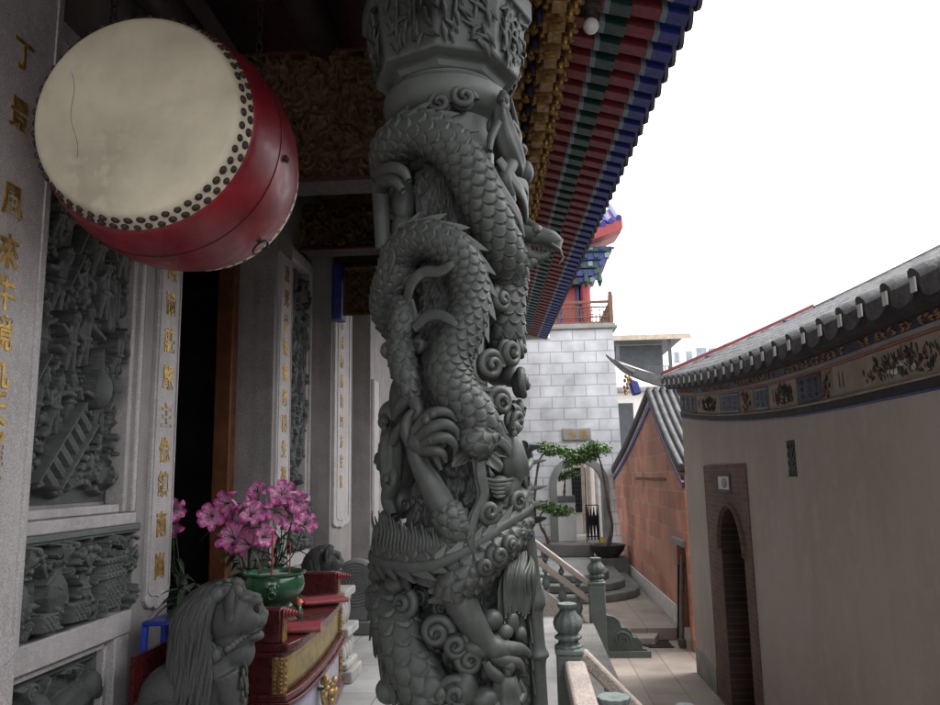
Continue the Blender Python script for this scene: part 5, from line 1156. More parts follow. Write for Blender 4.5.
bp_([(oc + orad, OZ - orad), (7.90, OZ - orad), (7.90, 2.2)]); bp_([(oc - orad, OZ - orad), (6.43, 2.2), (6.43, OZ - orad)])
b.build('brick_surround', 'door_brick', rb, smooth=False)
b = MB(); b.box((XR - .0135, OY1 - .02, .03), (XR + .338, OY1 - .0005, OZ - orad)); b.box((XR - .0135, OY0 + .0005, .03), (XR + .338, OY0 + .02, OZ - orad))
G = np.array([[[x_, oc + (orad - .002) * math.cos(a), OZ - orad + (orad - .002) * math.sin(a)] for x_ in (XR - .013, XR + .338)] for a in np.linspace(0, math.pi, 30)]); b.grid(G); b.build('brick_reveal', 'dark_brick', rb, smooth=False)
b = MB(); pts = [(x0 - .004, oc + (orad + .03) * math.cos(a), OZ - orad + (orad + .03) * math.sin(a)) for a in np.linspace(0, math.pi, 24)]
for k in range(23): b.bar(pts[k], pts[k + 1], .014, .05, (1, 0, 0))
b.build('brick_arch', 'door_brick', rb)
q0, q1 = at_x(718, 492, XR), at_x(732, 473, XR); b = MB(); b.box((x0 - .012, q1[1], q0[2]), (x0 + .004, q0[1], q1[2])); 
b.box((x0 - .018, q1[1] + .03, q0[2] + .03), (x0 - .010, q0[1] - .16, q1[2] - .03), 1); b.ball((x0 - .014, q1[1] + .16, (q0[2] + q1[2]) / 2), (.012, .10, .05), 8, 12, 2); b.build('door_plaque', ['tile_grey', 'white_paint', 'cream'], rb, bevel=.004)
b = MB(); b.box((XR + .05, VY0, VZ0), (XR + .06, VY1, VZ1), 1)
for k in range(3):
    for j in range(4):
        c = (XR + .02, VY0 + .035 + .07 * k, VZ0 + .03 + .061 * j); b.tube([np.array(c) + np.array([0, .028 * math.cos(a), .028 * math.sin(a)]) for a in np.linspace(0, 6.283, 14)], .009, 6)
b.build('vent_window', ['post_stone', 'dark_void'], rb)
b = MB(); rr = random.Random(1); ys = np.linspace(-1.6, 8.86, 70); zt = .17 + .16 * fbm(ys * 1.4, 3.3, 0, 4, 4)
G = np.array([[[XR - .009, y, .001], [XR - .009, y, z], [XR + .004, y, z + .012]] for y, z in zip(ys, zt) if not 6.40 < y < 7.93])
msk = [y for y in ys if not 6.40 < y < 7.93]; i0 = sum(1 for y in msk if y < 6.5); b.grid(G[:i0]); b.grid(G[i0:]); b.build('cement_skirting', 'cement', rb, angle=60)
# mouldings and frieze
for name, prof, m_ in (('black_band', [(XR + .02, .012), (XR - .010, .012), (XR - .010, .056), (XR + .02, .056)], 'black_band'), ('blue_line', [(XR + .02, .0), (XR - .013, .0), (XR - .013, .010), (XR + .02, .010)], 'blue_paint'),
                       ('cream_line', [(XR + .02, .058), (XR - .02, .058), (XR - .025, .064), (XR - .02, .072), (XR + .02, .072)], 'cream'), ('upper_line', [(XR + .02, .252), (XR - .02, .252), (XR - .02, .262), (XR + .02, .262)], 'salmon'),
                       ('pale_band', [(XR + .02, .264), (XR - .03, .264), (XR - .034, .285), (XR + .02, .285)], 'cement'), 
                       ('corbel', [(XR + .02, .34), (XR - .07, .34), (XR - .075, .352), (XR - .10, .354), (XR - .11, .366), (XR - .15, .368), (XR - .16, .382), (XR + .02, .39)], 'eave_wood')):
    sweep(prof, YS, MB()).build(name, m_, rb, angle=30)
class PX:
    """adds ornament to an existing panel mesh, its material slots after the panel's own"""
    def __init__(s, mb): s.mb = mb
    def __getattr__(s, k):
        f = getattr(s.mb, k)
        def g_(*a, **kw):
            m0 = len(s.mb.m); r_ = f(*a, **kw); s.mb.m[m0:] = [q + 1 for q in s.mb.m[m0:]]; return r_
        return g_
sect = [(65, 125, 562, 'navy'), (125, 203, 548, 'cream'), (203, 268, 545, 'navy'), (268, 318, 535, 'frieze_buff'), (318, 368, 535, 'navy'), (368, 462, 525, 'cream'), (462, 546, 500, 'navy'), (546, 584, 490, 'frieze_buff')]
edges = [at_x(660 + c / 3.357, 240 + v / 3.357, XR)[1] for c, _, v, _ in sect] + [at_x(660 + 584 / 3.357, 240 + 485 / 3.357, XR)[1]]
edges[0] = 8.86; extra = [3.9 - 1.0 * k for k in range(8)]
secs = [(edges[i + 1], edges[i], sect[i][3]) for i in range(len(sect))] + [(3.05, edges[-1], 'cream')]
y = 3.05; cyc = ['frieze_buff', 'navy', 'cream', 'navy', 'salmon', 'navy', 'frieze_buff', 'cream', 'navy', 'salmon']
for k, m_ in enumerate(cyc): y2 = y - (.28 if m_ in ('navy', 'frieze_buff') else .9); secs.append((y2, y, m_)); y = y2
fz = lambda y, u: float(zc(y)) + .074 + .176 * u
rr = random.Random(12)
for y0, y1, m_ in secs:
    if y0 < -1.6: continue
    t_ = MB(); ys = np.linspace(y0 + .004, y1 - .004, 6); sweep([(XR + .02, .075), (XR - .006, .075), (XR - .006, .250), (XR + .02, .250)], ys, t_)
    o_ = PX(t_); om = None; wd = y1 - y0; X = XR - .008
    if m_ == 'navy':
        for u in (.1, .9): o_.bar((X, y0 + .03, fz(y0, u)), (X, y1 - .03, fz(y1, u)), .012, .004, (1, 0, 0))
        for q in range(3):
            for s_ in range(3):
                yy = y0 + wd * (.22 + .28 * q); u = .25 + .25 * s_; o_.tube([(X, yy + .022 * (1 - a / 9) * math.cos(a), fz(yy, u) + .018 * (1 - a / 9) * math.sin(a)) for a in np.linspace(0, 8, 22)], .0035, 5)
        om = ['pale_line' if rr.random() < .3 else 'tile_grey']
    elif m_ == 'cream' and wd > .5 and y0 > 2:                         # brush painting of reeds and birds
        for k in range(190):
            yy = y0 + wd * (.12 + .62 * rr.betavariate(2, 2.2)); u = rr.uniform(.1, .75) * (1 - .5 * abs((yy - y0) / wd - .4)); a = rr.gauss(1.2, .6); l = rr.uniform(.02, .06)
            c = np.array([X, yy, fz(yy, u)]); d = np.array([0, math.cos(a), math.sin(a)]); o_.tube([c, c + d * l * .5, c + d * l], [.001, rr.uniform(.003, .007), .001], 6, mi=rr.choice((0, 0, 1, 2)))
        for k in range(5): yy = y0 + wd * rr.uniform(.3, .7); o_.ball((X, yy, fz(yy, rr.uniform(.3, .6))), (.003, rr.uniform(.02, .05), .016), 6, 10, 3)
        for k in range(2): o_.tube([(X, y1 - .10 - .05 * k, fz(y1, u_)) for u_ in (.25, .75)], .002, 5, mi=0)
        om = ['black_band', 'rust_brown', 'leaf', 'white_paint']
    elif m_ in ('cream', 'salmon'):
        for k, cc in enumerate('春夏秋冬'):
            if m_ == 'salmon' : break
            for j in range(2):
                yy = y0 + wd * (.18 + .2 * k); write(o_, '風花雪月清雅和樂'[k * 2 + j], .062, (X, yy, fz(yy, .68 - .38 * j)), (0, -1, 0), (0, 0, 1), (-1, 0, 0))
        if m_ == 'salmon':
            for k in range(24):
                yy = y0 + wd * rr.uniform(.15, .85); u = rr.uniform(.15, .85); a = rr.uniform(0, 6.3); c = np.array([X, yy, fz(yy, u)]); d = np.array([0, math.cos(a), math.sin(a)]); o_.tube([c, c + d * .02, c + d * .04], [.001, .006, .001], 6)
        om = ['rust_brown']
    else:
        for k in range(20):
            yy = y0 + wd * rr.uniform(.2, .8); u = rr.uniform(.15, .85); a = rr.uniform(0, 6.3); c = np.array([X, yy, fz(yy, u)]); d = np.array([0, math.cos(a), math.sin(a)]); o_.tube([c, c + d * .02, c + d * .045], [.001, .009, .001], 6, mi=k % 2)
        om = ['rust_brown', 'navy']
    t_.build('frieze_panel', [m_] + om, rb, smooth=False)
nb = sweep([(XR + .02, .287), (XR - .036, .287), (XR - .045, .338), (XR + .02, .338)], YS, MB()); o_ = PX(nb)
for k in range(118):
    yy = 8.8 - k * .085
    if (k // 7) % 2 == 0 or k % 7 < 5:
        for q in range(3): z = float(zc(yy)) + .297 + .013 * q; a = rr.uniform(-.8, .8); c = np.array([XR - .041 - .0025 * q, yy + rr.uniform(-.02, .02), z]); o_.tube([c - np.array([0, .022 * math.cos(a), .014 * math.sin(a)]), c, c + np.array([0, .022 * math.cos(a), .014 * math.sin(a)])], [.002, .007, .002], 6)
nb.build('navy_band', ['navy', 'ochre'], rb, angle=30)
# roof
XE = 1.64
def rz(x, y): return zc(y) + .405 + .40 * (x - XE) + .012 * (x - XE) ** 2
xs = np.linspace(XE, 6.2, 24); G = np.array([[[x, y, float(rz(x, y))] for x in xs] for y in np.linspace(-1.7, 8.95, 60)])
b = MB(); b.grid(G); b.build('roof', 'tile_grey', rb, angle=60, solid=.05)
sweep([(XE + .03, .33), (XE + .0, .335), (XE + .0, .43), (XE + .03, .43)], YS, MB()).build('fascia', 'tile_dark', rb, smooth=False)
ti = MB(); dp = MB(); yy = 8.80; rr = random.Random(6)
while yy > -1.6:
    xx = np.linspace(XE - .01, 6.2, 140); lap = .010 * (1 - ((xx - XE) / .16) % 1)
    jit = rr.uniform(-.012, .012); ti.tube([(x, yy + jit + .004 * math.sin(x * 9 + yy), float(rz(x, yy)) + .045) for x in xx], .042 + lap, 10, disp=None)
    z = float(rz(XE, yy)) + .03; ti.box((XE - .020, yy + jit - .020, z - .05), (XE - .012, yy + jit + .020, z + .012), 1)
    ym = yy - .1275; zm = float(rz(XE, ym)); pts = [(XE - .012, ym + .092 * math.sin(a), zm + .03 - (.09 if abs(a) < 1.5 else 0) * max(0, math.cos(a)) ** .55) for a in np.linspace(-1.57, 1.57, 13)]; dp.prism(pts, (.03, 0, .012))
    yy -= .255
ti.build('roof_tile', ['tile_grey', 'white_paint'], rb, angle=60); dp.build('drip_tile', 'tile_grey', rb, smooth=False)
vg = MB()
for w_, z0, z1, mi, xe2 in ((.11, .0, .06, 0, 6.2), (.085, .062, .10, 1, 3.35), (.10, .102, .135, 2, 3.35), (.09, .062, .11, 0, 6.2)):
    xx = np.linspace(XE - .02 if mi or xe2 < 6 or z0 == 0 else 3.36, xe2, 40)
    G = np.array([[[x, 8.90 + s_ * w_, float(rz(x, 8.9)) + zz_] for s_, zz_ in ((-1, z0), (1, z0), (1, z1), (-1, z1))] for x in xx]); vg.grid(G, cv=True, mi=mi); vg.add(G[0], [(0, 1, 2, 3)], mi)
vg.build('verge_ridge', ['tile_grey', 'white_paint', 'red_bright'], rb, smooth=False)
b = MB()
for x in (2.1, 3.0, 3.55): z = float(rz(x, 8.9)); b.box((x, 8.775, z + .065), (x + .13, 8.812, z + .098))
b.build('blue_inlay', 'blue_paint', rb)

# ================================================================== brick gable house
bh = thing('brick_house', 'old red brick gable house with blue trimmed gable at the end of the alley', 'house', (3.5, 12.5, UZ))
pk = (11.95, 3.30); er_, el = (9.80, 2.10), (17.3, 2.15)
b = MB(); T = .28
b.prism([(XB, 10.52, UZ), (XB, 10.52, 2.10 + (10.52 - 9.8) / 2.15 * 1.2), (XB, *pk), (XB, *el), (XB, 17.2, 1.7), (XB, 16.9, 1.1), (XB, 16.4, .6), (XB, 16.0, UZ)], (T, 0, 0))
b.prism([(XB, 9.80, 1.30), (XB, *er_), (XB, 10.518, 2.10 + (10.518 - 9.8) / 2.15 * 1.2), (XB, 10.518, 1.30)], (T, 0, 0)); b.box((XB, 9.80, .01), (XB + T, 9.95, 1.298))
b.box((XB + T + .001, 9.80, .01), (6, 9.98, 2.05)); b.build('wall', 'old_brick', bh, smooth=False)
b = MB(); b.box((XB + .16, 9.95, .02), (XB + .2, 10.52, 1.30)); b.build('door', 'dark_wood', bh)
b = MB(); b.box((XB - .05, 9.90, 1.215), (XB + .2, 10.60, 1.30)); b.build('door_lintel', 'cement', bh, bevel=.01)
b = MB(); b.box((XB - .02, 10.53, UZ + .002), (XB - .001, 15.9, UZ + .25)); b.build('white_base', 'white_paint', bh, bevel=.008)
b = MB(); b.box((XB - .012, 11.0, 2.02), (XB + .0, 13.9, 2.065)); b.build('string_course', 'rust_brown', bh, bevel=.004)
def slope_band(d0, d1, x0, x1, m_, name):
    mb = MB()
    for (a, c) in ((er_, pk), (pk, el)):
        n_ = 10; L = []
        for u in np.linspace(0, 1, n_):
            y = a[0] + (c[0] - a[0]) * u; z = a[1] + (c[1] - a[1]) * u; sag = -.07 * math.sin(u * math.pi); L.append((y, z + sag))
        G = np.array([[[x0, y, z + d0], [x1, y, z + d0], [x1, y, z + d1], [x0, y, z + d1]] for y, z in L]); mb.grid(G, cv=True); mb.add(G[0], [(0, 1, 2, 3)]); mb.add(G[-1], [(3, 2, 1, 0)])
    return mb.build(name, m_, bh, smooth=False)
slope_band(-.16, -.085, XB - .020, XB + .01, 'blue_paint', 'gable_trim'); slope_band(-.084, -.06, XB - .026, XB + .01, 'white_paint', 'gable_trim'); slope_band(-.059, .0, XB - .030, XB + .01, 'navy', 'gable_trim'); slope_band(.002, .035, XB - .05, XB + .02, 'rust_brown', 'gable_trim')
b = MB()
for (a, c) in ((er_, pk), (pk, el)):
    G = np.array([[[x, a[0] + (c[0] - a[0]) * u, a[1] + (c[1] - a[1]) * u - .07 * math.sin(u * math.pi) + .06] for x in (XB - .06, 7.0)] for u in np.linspace(0, 1, 12)]); b.grid(G)
b.build('roof', 'tile_grey', bh, solid=.04)
b = MB(); lt = MB()
for i in range(36):
    x = XB - .02 + .105 * i
    for (a, c) in ((er_, pk), (pk, el)):
        pts = [(x, a[0] + (c[0] - a[0]) * u, a[1] + (c[1] - a[1]) * u - .07 * math.sin(u * math.pi) + .115) for u in np.linspace(0, 1, 14)]
        (lt if i < 3 else b).tube(pts, .036, 10)
b.build('roof_tile', 'tile_grey', bh, angle=60); lt.build('verge_tile', 'tile_grey', bh, angle=60)
yr = pk[0]; P = [at_y(px, py, yr) for px, py in ((606, 355), (613, 361), (622, 367), (634, 372), (648, 376.5), (666, 380))] + [np.array([3.2, yr, 3.52]), np.array([6.8, yr, 3.50])]
P = spline(P, 40); hh = np.interp(np.linspace(0, 1, 40), [0, .15, .35, 1], [.010, .022, .055, .085]); G = np.array([[p + np.array([0, s_ * .07 * min(1, .3 + h * 8), q * h]) for s_, q in ((-1, -1.4), (1, -1.4), (1, 1), (-1, 1))] for p, h in zip(P, hh)])
b = MB(); b.grid(G, cv=True); b.add(G[0], [(0, 1, 2, 3)]); b.build('ridge', 'tile_grey', bh, angle=40)
P2 = [p + np.array([.12, -.03, -.07]) for p in P[:14]]; b = MB(); b.tube(P2, np.linspace(.008, .05, 14), 8); b.build('ridge_end', 'tile_grey', bh)
q = at_y(634, 386, yr - .12); b = MB(); b.prism([at_y(px, py, yr - .12) for px, py in ((628, 378), (638, 381), (642, 393), (634, 395))], (0, .2, 0)); b.build('blue_ornament', 'blue_paint', bh, bevel=.02)
b = MB(); rr = random.Random(8)
for k in range(12): p = at_y(rr.uniform(624, 631), rr.uniform(376, 394), yr - .14 + rr.uniform(-.03, .05)); b.ball(p, (.022, .022, .032), 6, 8, k % 3)
b.build('flower_ornament', ['ochre', 'rust_brown', 'old_gold'], bh, angle=180)
for i, (y, top, lean, lb) in enumerate(((10.05, 1.02, .05, 'broom handle leaning in the brick house doorway, nearest'), (10.22, 1.10, -.04, 'grey pole leaning in the brick house doorway, middle'), (10.36, .95, .06, 'dark rod leaning in the brick house doorway, farthest'))):
    b = MB(); b.tube([(XB - .08, y, .16 if y > 10.5 else .03), (XB - .01, y + lean, top)], .014, 8); b.box((XB - .13, y - .06, .02), (XB - .05, y + .06, .10)) if i == 0 else None; tag(b.build('pole', ('bark', 'cement', 'dark_wood')[i]), lb, 'pole', 'poles leaning by the brick house')

# ================================================================== gate tower
TY = 17.4
gt = thing('gate_tower', 'tall pale grey block tower with arched gate at the end of the alley', 'tower', (0.4, TY, 0))
acx, ai, ao, asp = 1.20, .50, .66, 1.88
def xr_(z): return 2.215 - .020 * z
b = MB(); TZ2 = 5.42
def tp(poly): b.prism([(x, TY, z) for x, z in poly], (0, .5, 0))
tp([(-2.2, 0), (acx - ao, 0), (acx - ao, asp), (-2.2, asp)]); tp([(acx + ao, 0), (xr_(0), 0), (xr_(asp), asp), (acx + ao, asp)])
arcs = [(acx + ao * math.cos(a), asp + ao * math.sin(a)) for a in np.linspace(0, math.pi, 25)]
tp([(acx + ao, asp), (xr_(asp), asp), (xr_(TZ2), TZ2), (-2.2, TZ2), (-2.2, asp)] + arcs[::-1][:-1])
b.prism([(xr_(0), TY + .501, 0), (xr_(0), 20.5, 0), (xr_(TZ2), 20.5, TZ2), (xr_(TZ2), TY + .501, TZ2)], (-.3, 0, 0)); b.box((-2.2, TY + .501, 0), (-1.9, 20.5, TZ2)); b.build('wall', 'ashlar', gt, smooth=False)
b = MB()
for sg in (-1, 1): b.box((acx + sg * ai, TY - .06, .5), (acx + sg * (ao - .003), TY + .3, asp))
n_ = 22
for k in range(n_):
    a0, a1 = math.pi * k / n_, math.pi * (k + 1) / n_; q = [(acx + r * math.cos(a), TY - .06, asp + r * math.sin(a)) for r, a in ((ai, a0), (ao - .003, a0), (ao - .003, a1), (ai, a1))]; b.prism(q, (0, .36, 0))
b.build('gate_arch', 'step_stone', gt, smooth=False)
b = MB(); b.box((-2.3, TY - .08, TZ2 + .002), (xr_(TZ2) + .10, 18.9, TZ2 + .07)); b.box((-2.25, TY - .04, TZ2 + .072), (xr_(TZ2) + .06, 18.9, TZ2 + .12)); b.build('cornice', 'slab_grey', gt, bevel=.01)
# balcony railing
b = MB(); zb = TZ2 + .122; xe_ = xr_(TZ2) - .02
def rail_run(p, q):
    p, q = np.array(p), np.array(q)
    for z, h in ((zb + .03, .05), (zb + .17, .03), (zb + .40, .03), (zb + .52, .06)): b.bar(p + np.array([0, 0, z]), q + np.array([0, 0, z]), .05, h)
    L = np.linalg.norm(q - p); n = int(L / .085)
    for k in range(n + 1):
        c = p + (q - p) * k / n; b.bar(c + np.array([0, 0, zb + .03]), c + np.array([0, 0, zb + .40]), .022, .022, (1, 0, 0))
    for k in range(int(L / .17)):
        c = p + (q - p) * (k + .5) / int(L / .17); d = (q - p) / L * .05; b.bar(c - d + np.array([0, 0, zb + .23]), c + d + np.array([0, 0, zb + .23]), .024, .02); b.bar(c - d + np.array([0, 0, zb + .32]), c + d + np.array([0, 0, zb + .32]), .024, .02)
rail_run((-2.1, TY + .06, 0), (xe_, TY + .06, 0)); rail_run((xe_, TY + .06, 0), (xe_, 20.4, 0))
b.build('balcony_railing', 'rust_brown', gt, smooth=False)
for x in (xe_, xe_ - 1.3, xe_ - 2.6): b = MB(); b.box((x - .05, TY + .0, zb), (x + .05, TY + .12, zb + .68)); b.ball((x, TY + .06, zb + .72), .05, 8, 10); b.build('railing_post', 'rust_brown', gt, bevel=.008)
# upper pavilion
pv = thing('pavilion', 'red and blue painted pavilion with upturned eave on top of the gate tower', 'pavilion', (0, 19, zb))
PY = 18.45
for x in (1.62, -.2, -1.8): b = MB(); b.tube([(x, PY, zb), (x, PY, 7.8)], .115, 20); b.build('column', 'red_bright', pv)
b = MB(); b.box((-1.9, PY + .2, zb), (1.50, PY + .35, 7.6)); b.box((1.45, PY + .2, zb), (1.55, 20.2, 7.6)); b.build('wall', 'red_paint', pv)
b = MB()
for x in (1.40, .95, .5): b.box((x, PY + .16, zb), (x + .07, PY + .20, 7.3))
for z in (6.9, 7.25): b.box((-1.9, PY + .15, z), (1.47, PY + .19, z + .08))
b.build('window_frame', 'blue_paint', pv, bevel=.006)
b = MB()
for x in (1.03, .58): b.box((x, PY + .18, zb + .2), (x + .34, PY + .196, 6.8), 0); b.box((x, PY + .18, 7.0), (x + .34, PY + .196, 7.22), 1)
b.build('window_panel', ['red_bright', 'ochre'], pv)
b = MB()
for k, (x, z0, z1, yo, mi) in enumerate(((1.78, 6.72, 6.90, .10, 1), (1.88, 6.902, 7.08, .18, 0), (2.0, 7.082, 7.26, .26, 1), (2.14, 7.262, 7.44, .34, 0), (2.26, 7.442, 7.56, .42, 1))):
    b.box((-1.9, PY - yo, z0), (x, PY + .35, z1), mi); b.box((1.40, PY + .351, z0), (x - .02, 20.2, z1 - .003), mi)
    for q in range(12): b.box((x - .06 - .26 * q, PY - yo - .05, z0 + .03), (x + .05 - .26 * q, PY - yo - .001, z1 - .03), 2 if (q + k) % 3 == 0 else 1 - mi)
for x in (1.95, 1.62, 1.2): b.tube([(x, PY - .22, 6.95), (x, PY - .26, 6.74), (x, PY - .2, 6.62)], [.05, .07, .02], 8, mi=1)
b.build('bracket', ['blue_paint', 'green_paint', 'pale_line'], pv, bevel=.01)
def ez(x): return 7.50 + .42 * max(0, (x - .6) / 1.9) ** 2
xs = np.linspace(-2.4, 2.5, 34)
b = MB(); G = np.array([[[x, yy, ez(x) + zz_] for yy, zz_ in ((17.75, 0), (17.75, .24), (18.0, .30), (19.4, 1.1), (19.4, .14), (18.2, .0))] for x in xs]); b.grid(G, cv=True); b.add(G[-1], [(0, 1, 2, 3, 4, 5)]); b.build('eave', 'red_bright', pv, smooth=False)
b = MB()
for x in np.linspace(-2.35, 2.42, 26): b.tube([(x, 17.72, ez(x) + .28), (x, 18.0, ez(x) + .36), (x, 19.4, ez(x) + 1.16)], .07, 10)
b.build('roof_tile', 'blue_paint', pv)
b = MB(); b.tube(spline([(2.44, 17.78, ez(2.4) + .22), (2.3, 18.0, ez(2.3) + .34), (1.9, 18.5, 8.4), (1.2, 19.3, 8.75)], 16), .05, 10); b.build('ridge', 'blue_paint', pv)
# name board
p0, p1 = at_y(562.5, 441, TY - .05), at_y(591, 427.5, TY - .05); sg_ = thing('name_board', 'small grey stone board with two gilt characters above the arched gate', 'sign', ((p0[0] + p1[0]) / 2, TY, p0[2]))
b = MB(); b.box((p0[0], TY - .07, p0[2]), (p1[0], TY - .003, p1[2])); b.build('board', 'slab_grey', sg_, bevel=.03)
b = MB(); cz = (p0[2] + p1[2]) / 2; cx0 = (p0[0] + p1[0]) / 2
for s_, x in (('水', cx0 - .11), ('福', cx0 + .14)): write(b, s_, .19, (x + .01, TY - .074, cz), (1, 0, 0), (0, 0, 1), (0, -1, 0))
b.build('lettering', 'ochre', sg_, smooth=False)
# court behind the gate
ct = thing('court_wall', 'white wall with dark lattice window seen through the arched gate', 'wall', (1, 20, .5))
b = MB(); b.box((-1.9, 21.2, .4), (2.4, 21.4, 3.2)); b.box((.1, 19.4, .4), (.72, 19.55, 1.2)); b.build('wall', 'far_white', ct)
q0, q1 = at_y(573, 512, 21.15), at_y(584.5, 468, 21.15); b = MB(); b.box((q0[0], 21.12, q0[2]), (q1[0], 21.19, q1[2]), 1)
for k in range(6): x = q0[0] + (q1[0] - q0[0]) * k / 5; b.box((x - .012, 21.09, q0[2]), (x + .012, 21.119, q1[2]))
for k in range(11): z = q0[2] + (q1[2] - q0[2]) * k / 10; b.box((q0[0], 21.095, z - .012), (q1[0], 21.117, z + .012))
b.build('lattice_window', ['shed_dark', 'dark_void'], ct)
b = MB()
for x in (1.50, 1.66, 1.86): b.box((x, 20.9, .4), (x + .09, 21.0, 3.1))
b.build('pilaster', 'cream', ct, bevel=.01)
b = MB(); b.box((.0, 17.91, .30), (2.0, 21.2, .56)); tag(b.build('court_paving', 'cement'), kind='structure')
q0, q1 = at_y(558.5, 540, 18.7), at_y(575, 502, 18.7); t = thing('podium', 'cream painted podium with black brush lettering inside the gate', 'podium', (q0[0], 18.7, .56))
b = MB(); b.box((q0[0], 18.6, .56), (q1[0], 19.0, q1[2])); b.build('body', 'far_white', t, bevel=.02)
b = MB(); b.box((q0[0] - .02, 18.56, q1[2] + .002), (q1[0] + .0, 19.02, q1[2] + .15)); b.build('top', 'step_stone', t, bevel=.01)
b = MB(); 
for k, cc in enumerate('平安福'): write(b, cc, .115, (q0[0] + .09 + .115 * k, 18.594, q1[2] - .22 + .02 * k), (1, 0, .1), (-.1, 0, 1), (0, -1, 0))
b.build('lettering', 'cloth_black', t, smooth=False)
q0, q1 = at_y(587, 538, 18.3), at_y(598, 505, 18.3); t = thing('umbrella_rack', 'black metal rack hung with dark umbrellas inside the gate', 'rack', (q0[0], 18.3, .56))
b = MB()
for x in (q0[0], q1[0]): b.tube([(x, 18.3, .56), (x, 18.3, q1[2])], .012, 8)
b.tube([(q0[0], 18.3, q1[2]), (q1[0], 18.3, q1[2])], .012, 8); b.tube([(q0[0], 18.3, .7), (q1[0], 18.3, .7)], .012, 8); b.build('frame', 'cloth_black', t)
for k in range(4): x = q0[0] + (q1[0] - q0[0]) * (k + .5) / 4; z1 = q1[2] - .15 - .05 * (k % 2); b = MB(); b.tube([(x, 18.26, z1 + .12), (x, 18.26, z1), (x, 18.26, z1 - .12), (x, 18.26, .62)], [.008, .02, .045, .014], 10); b.build('umbrella', 'cloth_black', t)
p = at_y(602, 537, 16.9); t = thing('broom', 'yellow handled broom standing at the right gate jamb', 'broom', (p[0], 16.9, .53)); b = MB(); b.tube([(p[0], 16.9, .70), (p[0] + .01, 17.2, 2.0)], .013, 8); b.build('handle', 'white_paint', t); b = MB(); b.prism([(p[0] - .06, 16.86, .535), (p[0] + .06, 16.86, .535), (p[0] + .03, 16.87, .80), (p[0] - .03, 16.87, .80)], (0, .05, 0)); b.build('brush', 'yellow_plastic', t)

# ================================================================== round steps and landing
b = MB(); cx0, cy0 = .65, 13.55
def semi(r, z0, z1, yb=16.0):
    P = [(cx0 + r * math.cos(a), cy0 - r * math.sin(a), z0) for a in np.linspace(0, math.pi, 40)] + [(cx0 - r, yb, z0), (cx0 + r, yb, z0)]; P = [(min(x, XB - .03), y, z) for x, y, z in P]; b.prism(P, (0, 0, z1 - z0))
semi(1.22, UZ + .002, .275); semi(.98, .277, .40); semi(.72, .402, .528)
b.box((-1.6, 15.2, UZ + .003), (XB - .031, TY - .002, .53)); tag(b.build('gate_steps', 'step_stone', bevel=.02, angle=40), kind='structure')
def planter(name, label, poly_px, y, z0, z1):
    pass
t = thing('stone_trough', 'long low dark stone trough across the landing before the gate', 'planter', (.9, 15.6, .53)); q0, q1 = at_y(541, 552, 15.5), at_y(594, 552, 15.5)
b = MB(); b.box((q0[0], 15.5, .532), (q1[0], 15.85, .77)); b.build('trough', 'step_stone', t, bevel=.015); b = MB(); b.box((q0[0] + .03, 15.53, .771), (q1[0] - .03, 15.82, .78)); b.build('soil', 'bark', t)
def bonsai(label, trunk, pads, pot, y, seed):
    p = at_y(pot[0], pot[1], y); t = thing('bonsai', label, 'bonsai', (p[0], y, p[2]), 'trained bonsai trees before the gate'); rr = random.Random(seed)
    b = MB(); P = spline([at_y(px, py, y + dy) for px, py, dy in trunk], 24); b.tube(P, np.linspace(.038, .013, 24) * (1 + .2 * np.sin(np.arange(24))), 10)
    lf = MB()
    for px, py, wx, wz in pads:
        wx *= .95; wz *= .85; c = at_y(px, py, y + rr.uniform(-.15, .15)); j = P[np.argmin(np.linalg.norm(P - c, axis=1))]; b.tube(spline([j, (j + c) / 2 + np.array([0, 0, .05]), c], 8), [.016, .015, .013, .012, .010, .008, .007, .005], 7)
        for k in range(int(620 * wx / .3)):
            d = np.array([rr.gauss(0, .58), rr.gauss(0, .58), rr.gauss(0, .52)]); 
            if np.linalg.norm(d) > 1.55: continue
            q = c + d * np.array([wx, wx * .8, wz]); n = nrm([rr.gauss(0, 1), rr.gauss(0, 1), rr.gauss(.6, 1)]); a = nrm(np.cross(n, [rr.gauss(0, 1), rr.gauss(0, 1), .3])); s_ = rr.uniform(.022, .042); u = np.cross(n, a) * s_ * .55
            lf.add([q - a * s_, q + u, q + a * s_, q - u], [(0, 1, 2, 3)])
        for k in range(5): e = c + np.array([rr.uniform(-1, 1) * wx, rr.uniform(-.5, .5) * wx, rr.uniform(-.2, .5) * wz]); b.tube([c, e], .004, 5)
    b.build('trunk', 'bark', t); lf.build('foliage', 'bonsai_leaf', t, smooth=False); return t, p
t, p = bonsai('taller bonsai in a wide dark bowl, leaning over the right of the arch', [(608, 546, 0), (612, 526, .02), (608, 505, -.04), (605, 485, 0), (602, 468, .02), (597, 456, 0), (585, 455, 0)], [(601, 449, .20, .13), (593, 447, .18, .12), (583, 452, .22, .10), (571, 455, .20, .10), (562, 450, .16, .09), (577, 461, .14, .10), (568, 464, .10, .09), (590, 457, .16, .08)], (608, 552), 15.45, 3)
b = MB(); z0 = .532; b.lathe([(0, z0), (.20, z0), (.22, z0 + .03), (.30, z0 + .12), (.335, z0 + .215), (.35, z0 + .23), (.345, z0 + .245), (.32, z0 + .235), (.30, z0 + .2), (0, z0 + .2)], (p[0], 15.45, 0), 36); b.build('bowl', 'pot_dark', t, angle=40)
bonsai('smaller twisted bonsai in the stone trough, left of the arch', [(549, 543, 0), (545, 534, .03), (540, 524, -.03), (541, 514, 0), (548, 508, 0)], [(556, 509, .28, .10), (541, 505, .22, .09), (562, 513, .18, .07)], (549, 545), 15.62, 5)
